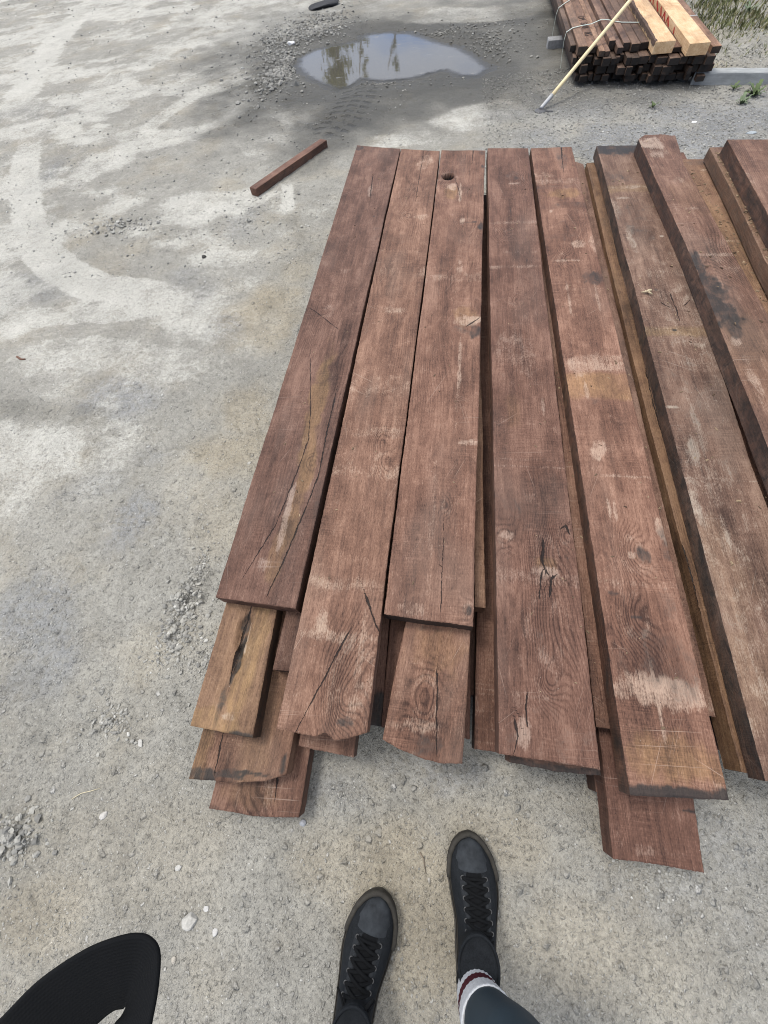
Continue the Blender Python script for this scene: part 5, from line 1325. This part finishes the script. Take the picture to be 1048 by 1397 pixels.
# ------------------------------------------------------------------ LIGHT, SKY, CAMERA
SUN_EL, SUN_AZ = math.radians(64), math.radians(300)   # azimuth measured from +Y clockwise
w = bpy.data.worlds.new('World'); scene.world = w; w.use_nodes = True
nt = w.node_tree; nt.nodes.clear()
wo = nt.nodes.new('ShaderNodeOutputWorld'); bg = nt.nodes.new('ShaderNodeBackground'); bg.inputs[1].default_value = .15
sky = nt.nodes.new('ShaderNodeTexSky'); sky.sky_type = 'NISHITA'; sky.sun_disc = False
sky.sun_elevation = SUN_EL; sky.sun_rotation = SUN_AZ; sky.air_density = 1.0; sky.dust_density = 1.5; sky.ozone_density = 1.5
tcw = nt.nodes.new('ShaderNodeTexCoord'); mp = nt.nodes.new('ShaderNodeMapping'); mp.inputs['Scale'].default_value = (1, 1, 2.6); mp.inputs['Location'].default_value = (.35, .1, .2)
cn = nt.nodes.new('ShaderNodeTexNoise'); cn.inputs['Scale'].default_value = 2.1; cn.inputs['Detail'].default_value = 7; cn.inputs['Roughness'].default_value = .58; cn.inputs['Distortion'].default_value = .4
mr = nt.nodes.new('ShaderNodeMapRange'); mr.interpolation_type = 'SMOOTHSTEP'; mr.inputs[1].default_value = .40; mr.inputs[2].default_value = .58
mx = nt.nodes.new('ShaderNodeMix'); mx.data_type = 'RGBA'; mx.inputs[7].default_value = (11.5, 11.5, 11.6, 1)
nt.links.new(tcw.outputs['Generated'], mp.inputs[0]); nt.links.new(mp.outputs[0], cn.inputs[0]); nt.links.new(cn.outputs[0], mr.inputs[0])
sx = nt.nodes.new('ShaderNodeSeparateXYZ'); nt.links.new(tcw.outputs['Generated'], sx.inputs[0])
m2 = nt.nodes.new('ShaderNodeMapRange'); m2.inputs[1].default_value = .12; m2.inputs[2].default_value = .45; m2.inputs[3].default_value = .40; m2.inputs[4].default_value = 1.0; nt.links.new(sx.outputs[2], m2.inputs[0])
mm = nt.nodes.new('ShaderNodeMath'); mm.operation = 'MULTIPLY'; nt.links.new(mr.outputs[0], mm.inputs[0]); nt.links.new(m2.outputs[0], mm.inputs[1])
nt.links.new(mm.outputs[0], mx.inputs[0])
m4 = nt.nodes.new('ShaderNodeMapRange'); m4.inputs[1].default_value = .0; m4.inputs[2].default_value = 1.0; m4.inputs[3].default_value = .42; m4.inputs[4].default_value = 1.45; nt.links.new(sx.outputs[2], m4.inputs[0])
vmn = nt.nodes.new('ShaderNodeVectorMath'); vmn.operation = 'SCALE'; vmn.inputs[0].default_value = (11.5, 11.5, 11.6); nt.links.new(m4.outputs[0], vmn.inputs['Scale']); nt.links.new(vmn.outputs[0], mx.inputs[7]); bl = nt.nodes.new('ShaderNodeMix'); bl.data_type = 'RGBA'; bl.blend_type = 'MULTIPLY'; bl.inputs[7].default_value = (.62, .80, 1.22, 1)
m3 = nt.nodes.new('ShaderNodeMapRange'); m3.inputs[1].default_value = .08; m3.inputs[2].default_value = .5; m3.inputs[3].default_value = 1.0; m3.inputs[4].default_value = 0.0; nt.links.new(sx.outputs[2], m3.inputs[0])
nt.links.new(m3.outputs[0], bl.inputs[0]); nt.links.new(sky.outputs[0], bl.inputs[6]); nt.links.new(bl.outputs[2], mx.inputs[6]); nt.links.new(mx.outputs[2], bg.inputs[0]); nt.links.new(bg.outputs[0], wo.inputs[0])

ld = bpy.data.lights.new('sun', 'SUN'); ld.energy = 2.4; ld.angle = math.radians(15); ld.color = (1, .96, .90)
lo = bpy.data.objects.new('sun', ld); link(lo)
sd_ = Vector((math.sin(SUN_AZ) * math.cos(SUN_EL), math.cos(SUN_AZ) * math.cos(SUN_EL), math.sin(SUN_EL)))
lo.rotation_euler = (-sd_).to_track_quat('-Z', 'Y').to_euler(); lo.location = (-3, -3, 8)

cd = bpy.data.cameras.new('camera'); co = bpy.data.objects.new('camera', cd); link(co)
M4 = Matrix([[RC[0, 0], RC[0, 1], RC[0, 2], 0], [RC[1, 0], RC[1, 1], RC[1, 2], 0], [RC[2, 0], RC[2, 1], RC[2, 2], HC], [0, 0, 0, 1]])
co.matrix_world = M4
cd.sensor_fit = 'VERTICAL'; cd.sensor_height = 36.0; cd.lens = FPX / 1397.0 * 36.0
cd.clip_start = .02; cd.clip_end = 500
scene.camera = co

scene.view_settings.view_transform = 'Standard'; scene.view_settings.look = 'None'; scene.view_settings.exposure = 0; scene.view_settings.gamma = 1
scene.cycles.use_denoising = True; scene.cycles.pixel_filter_type = 'BLACKMAN_HARRIS'; scene.cycles.filter_width = 1.05
scene.cycles.max_bounces = 6; scene.cycles.diffuse_bounces = 3; scene.cycles.glossy_bounces = 3
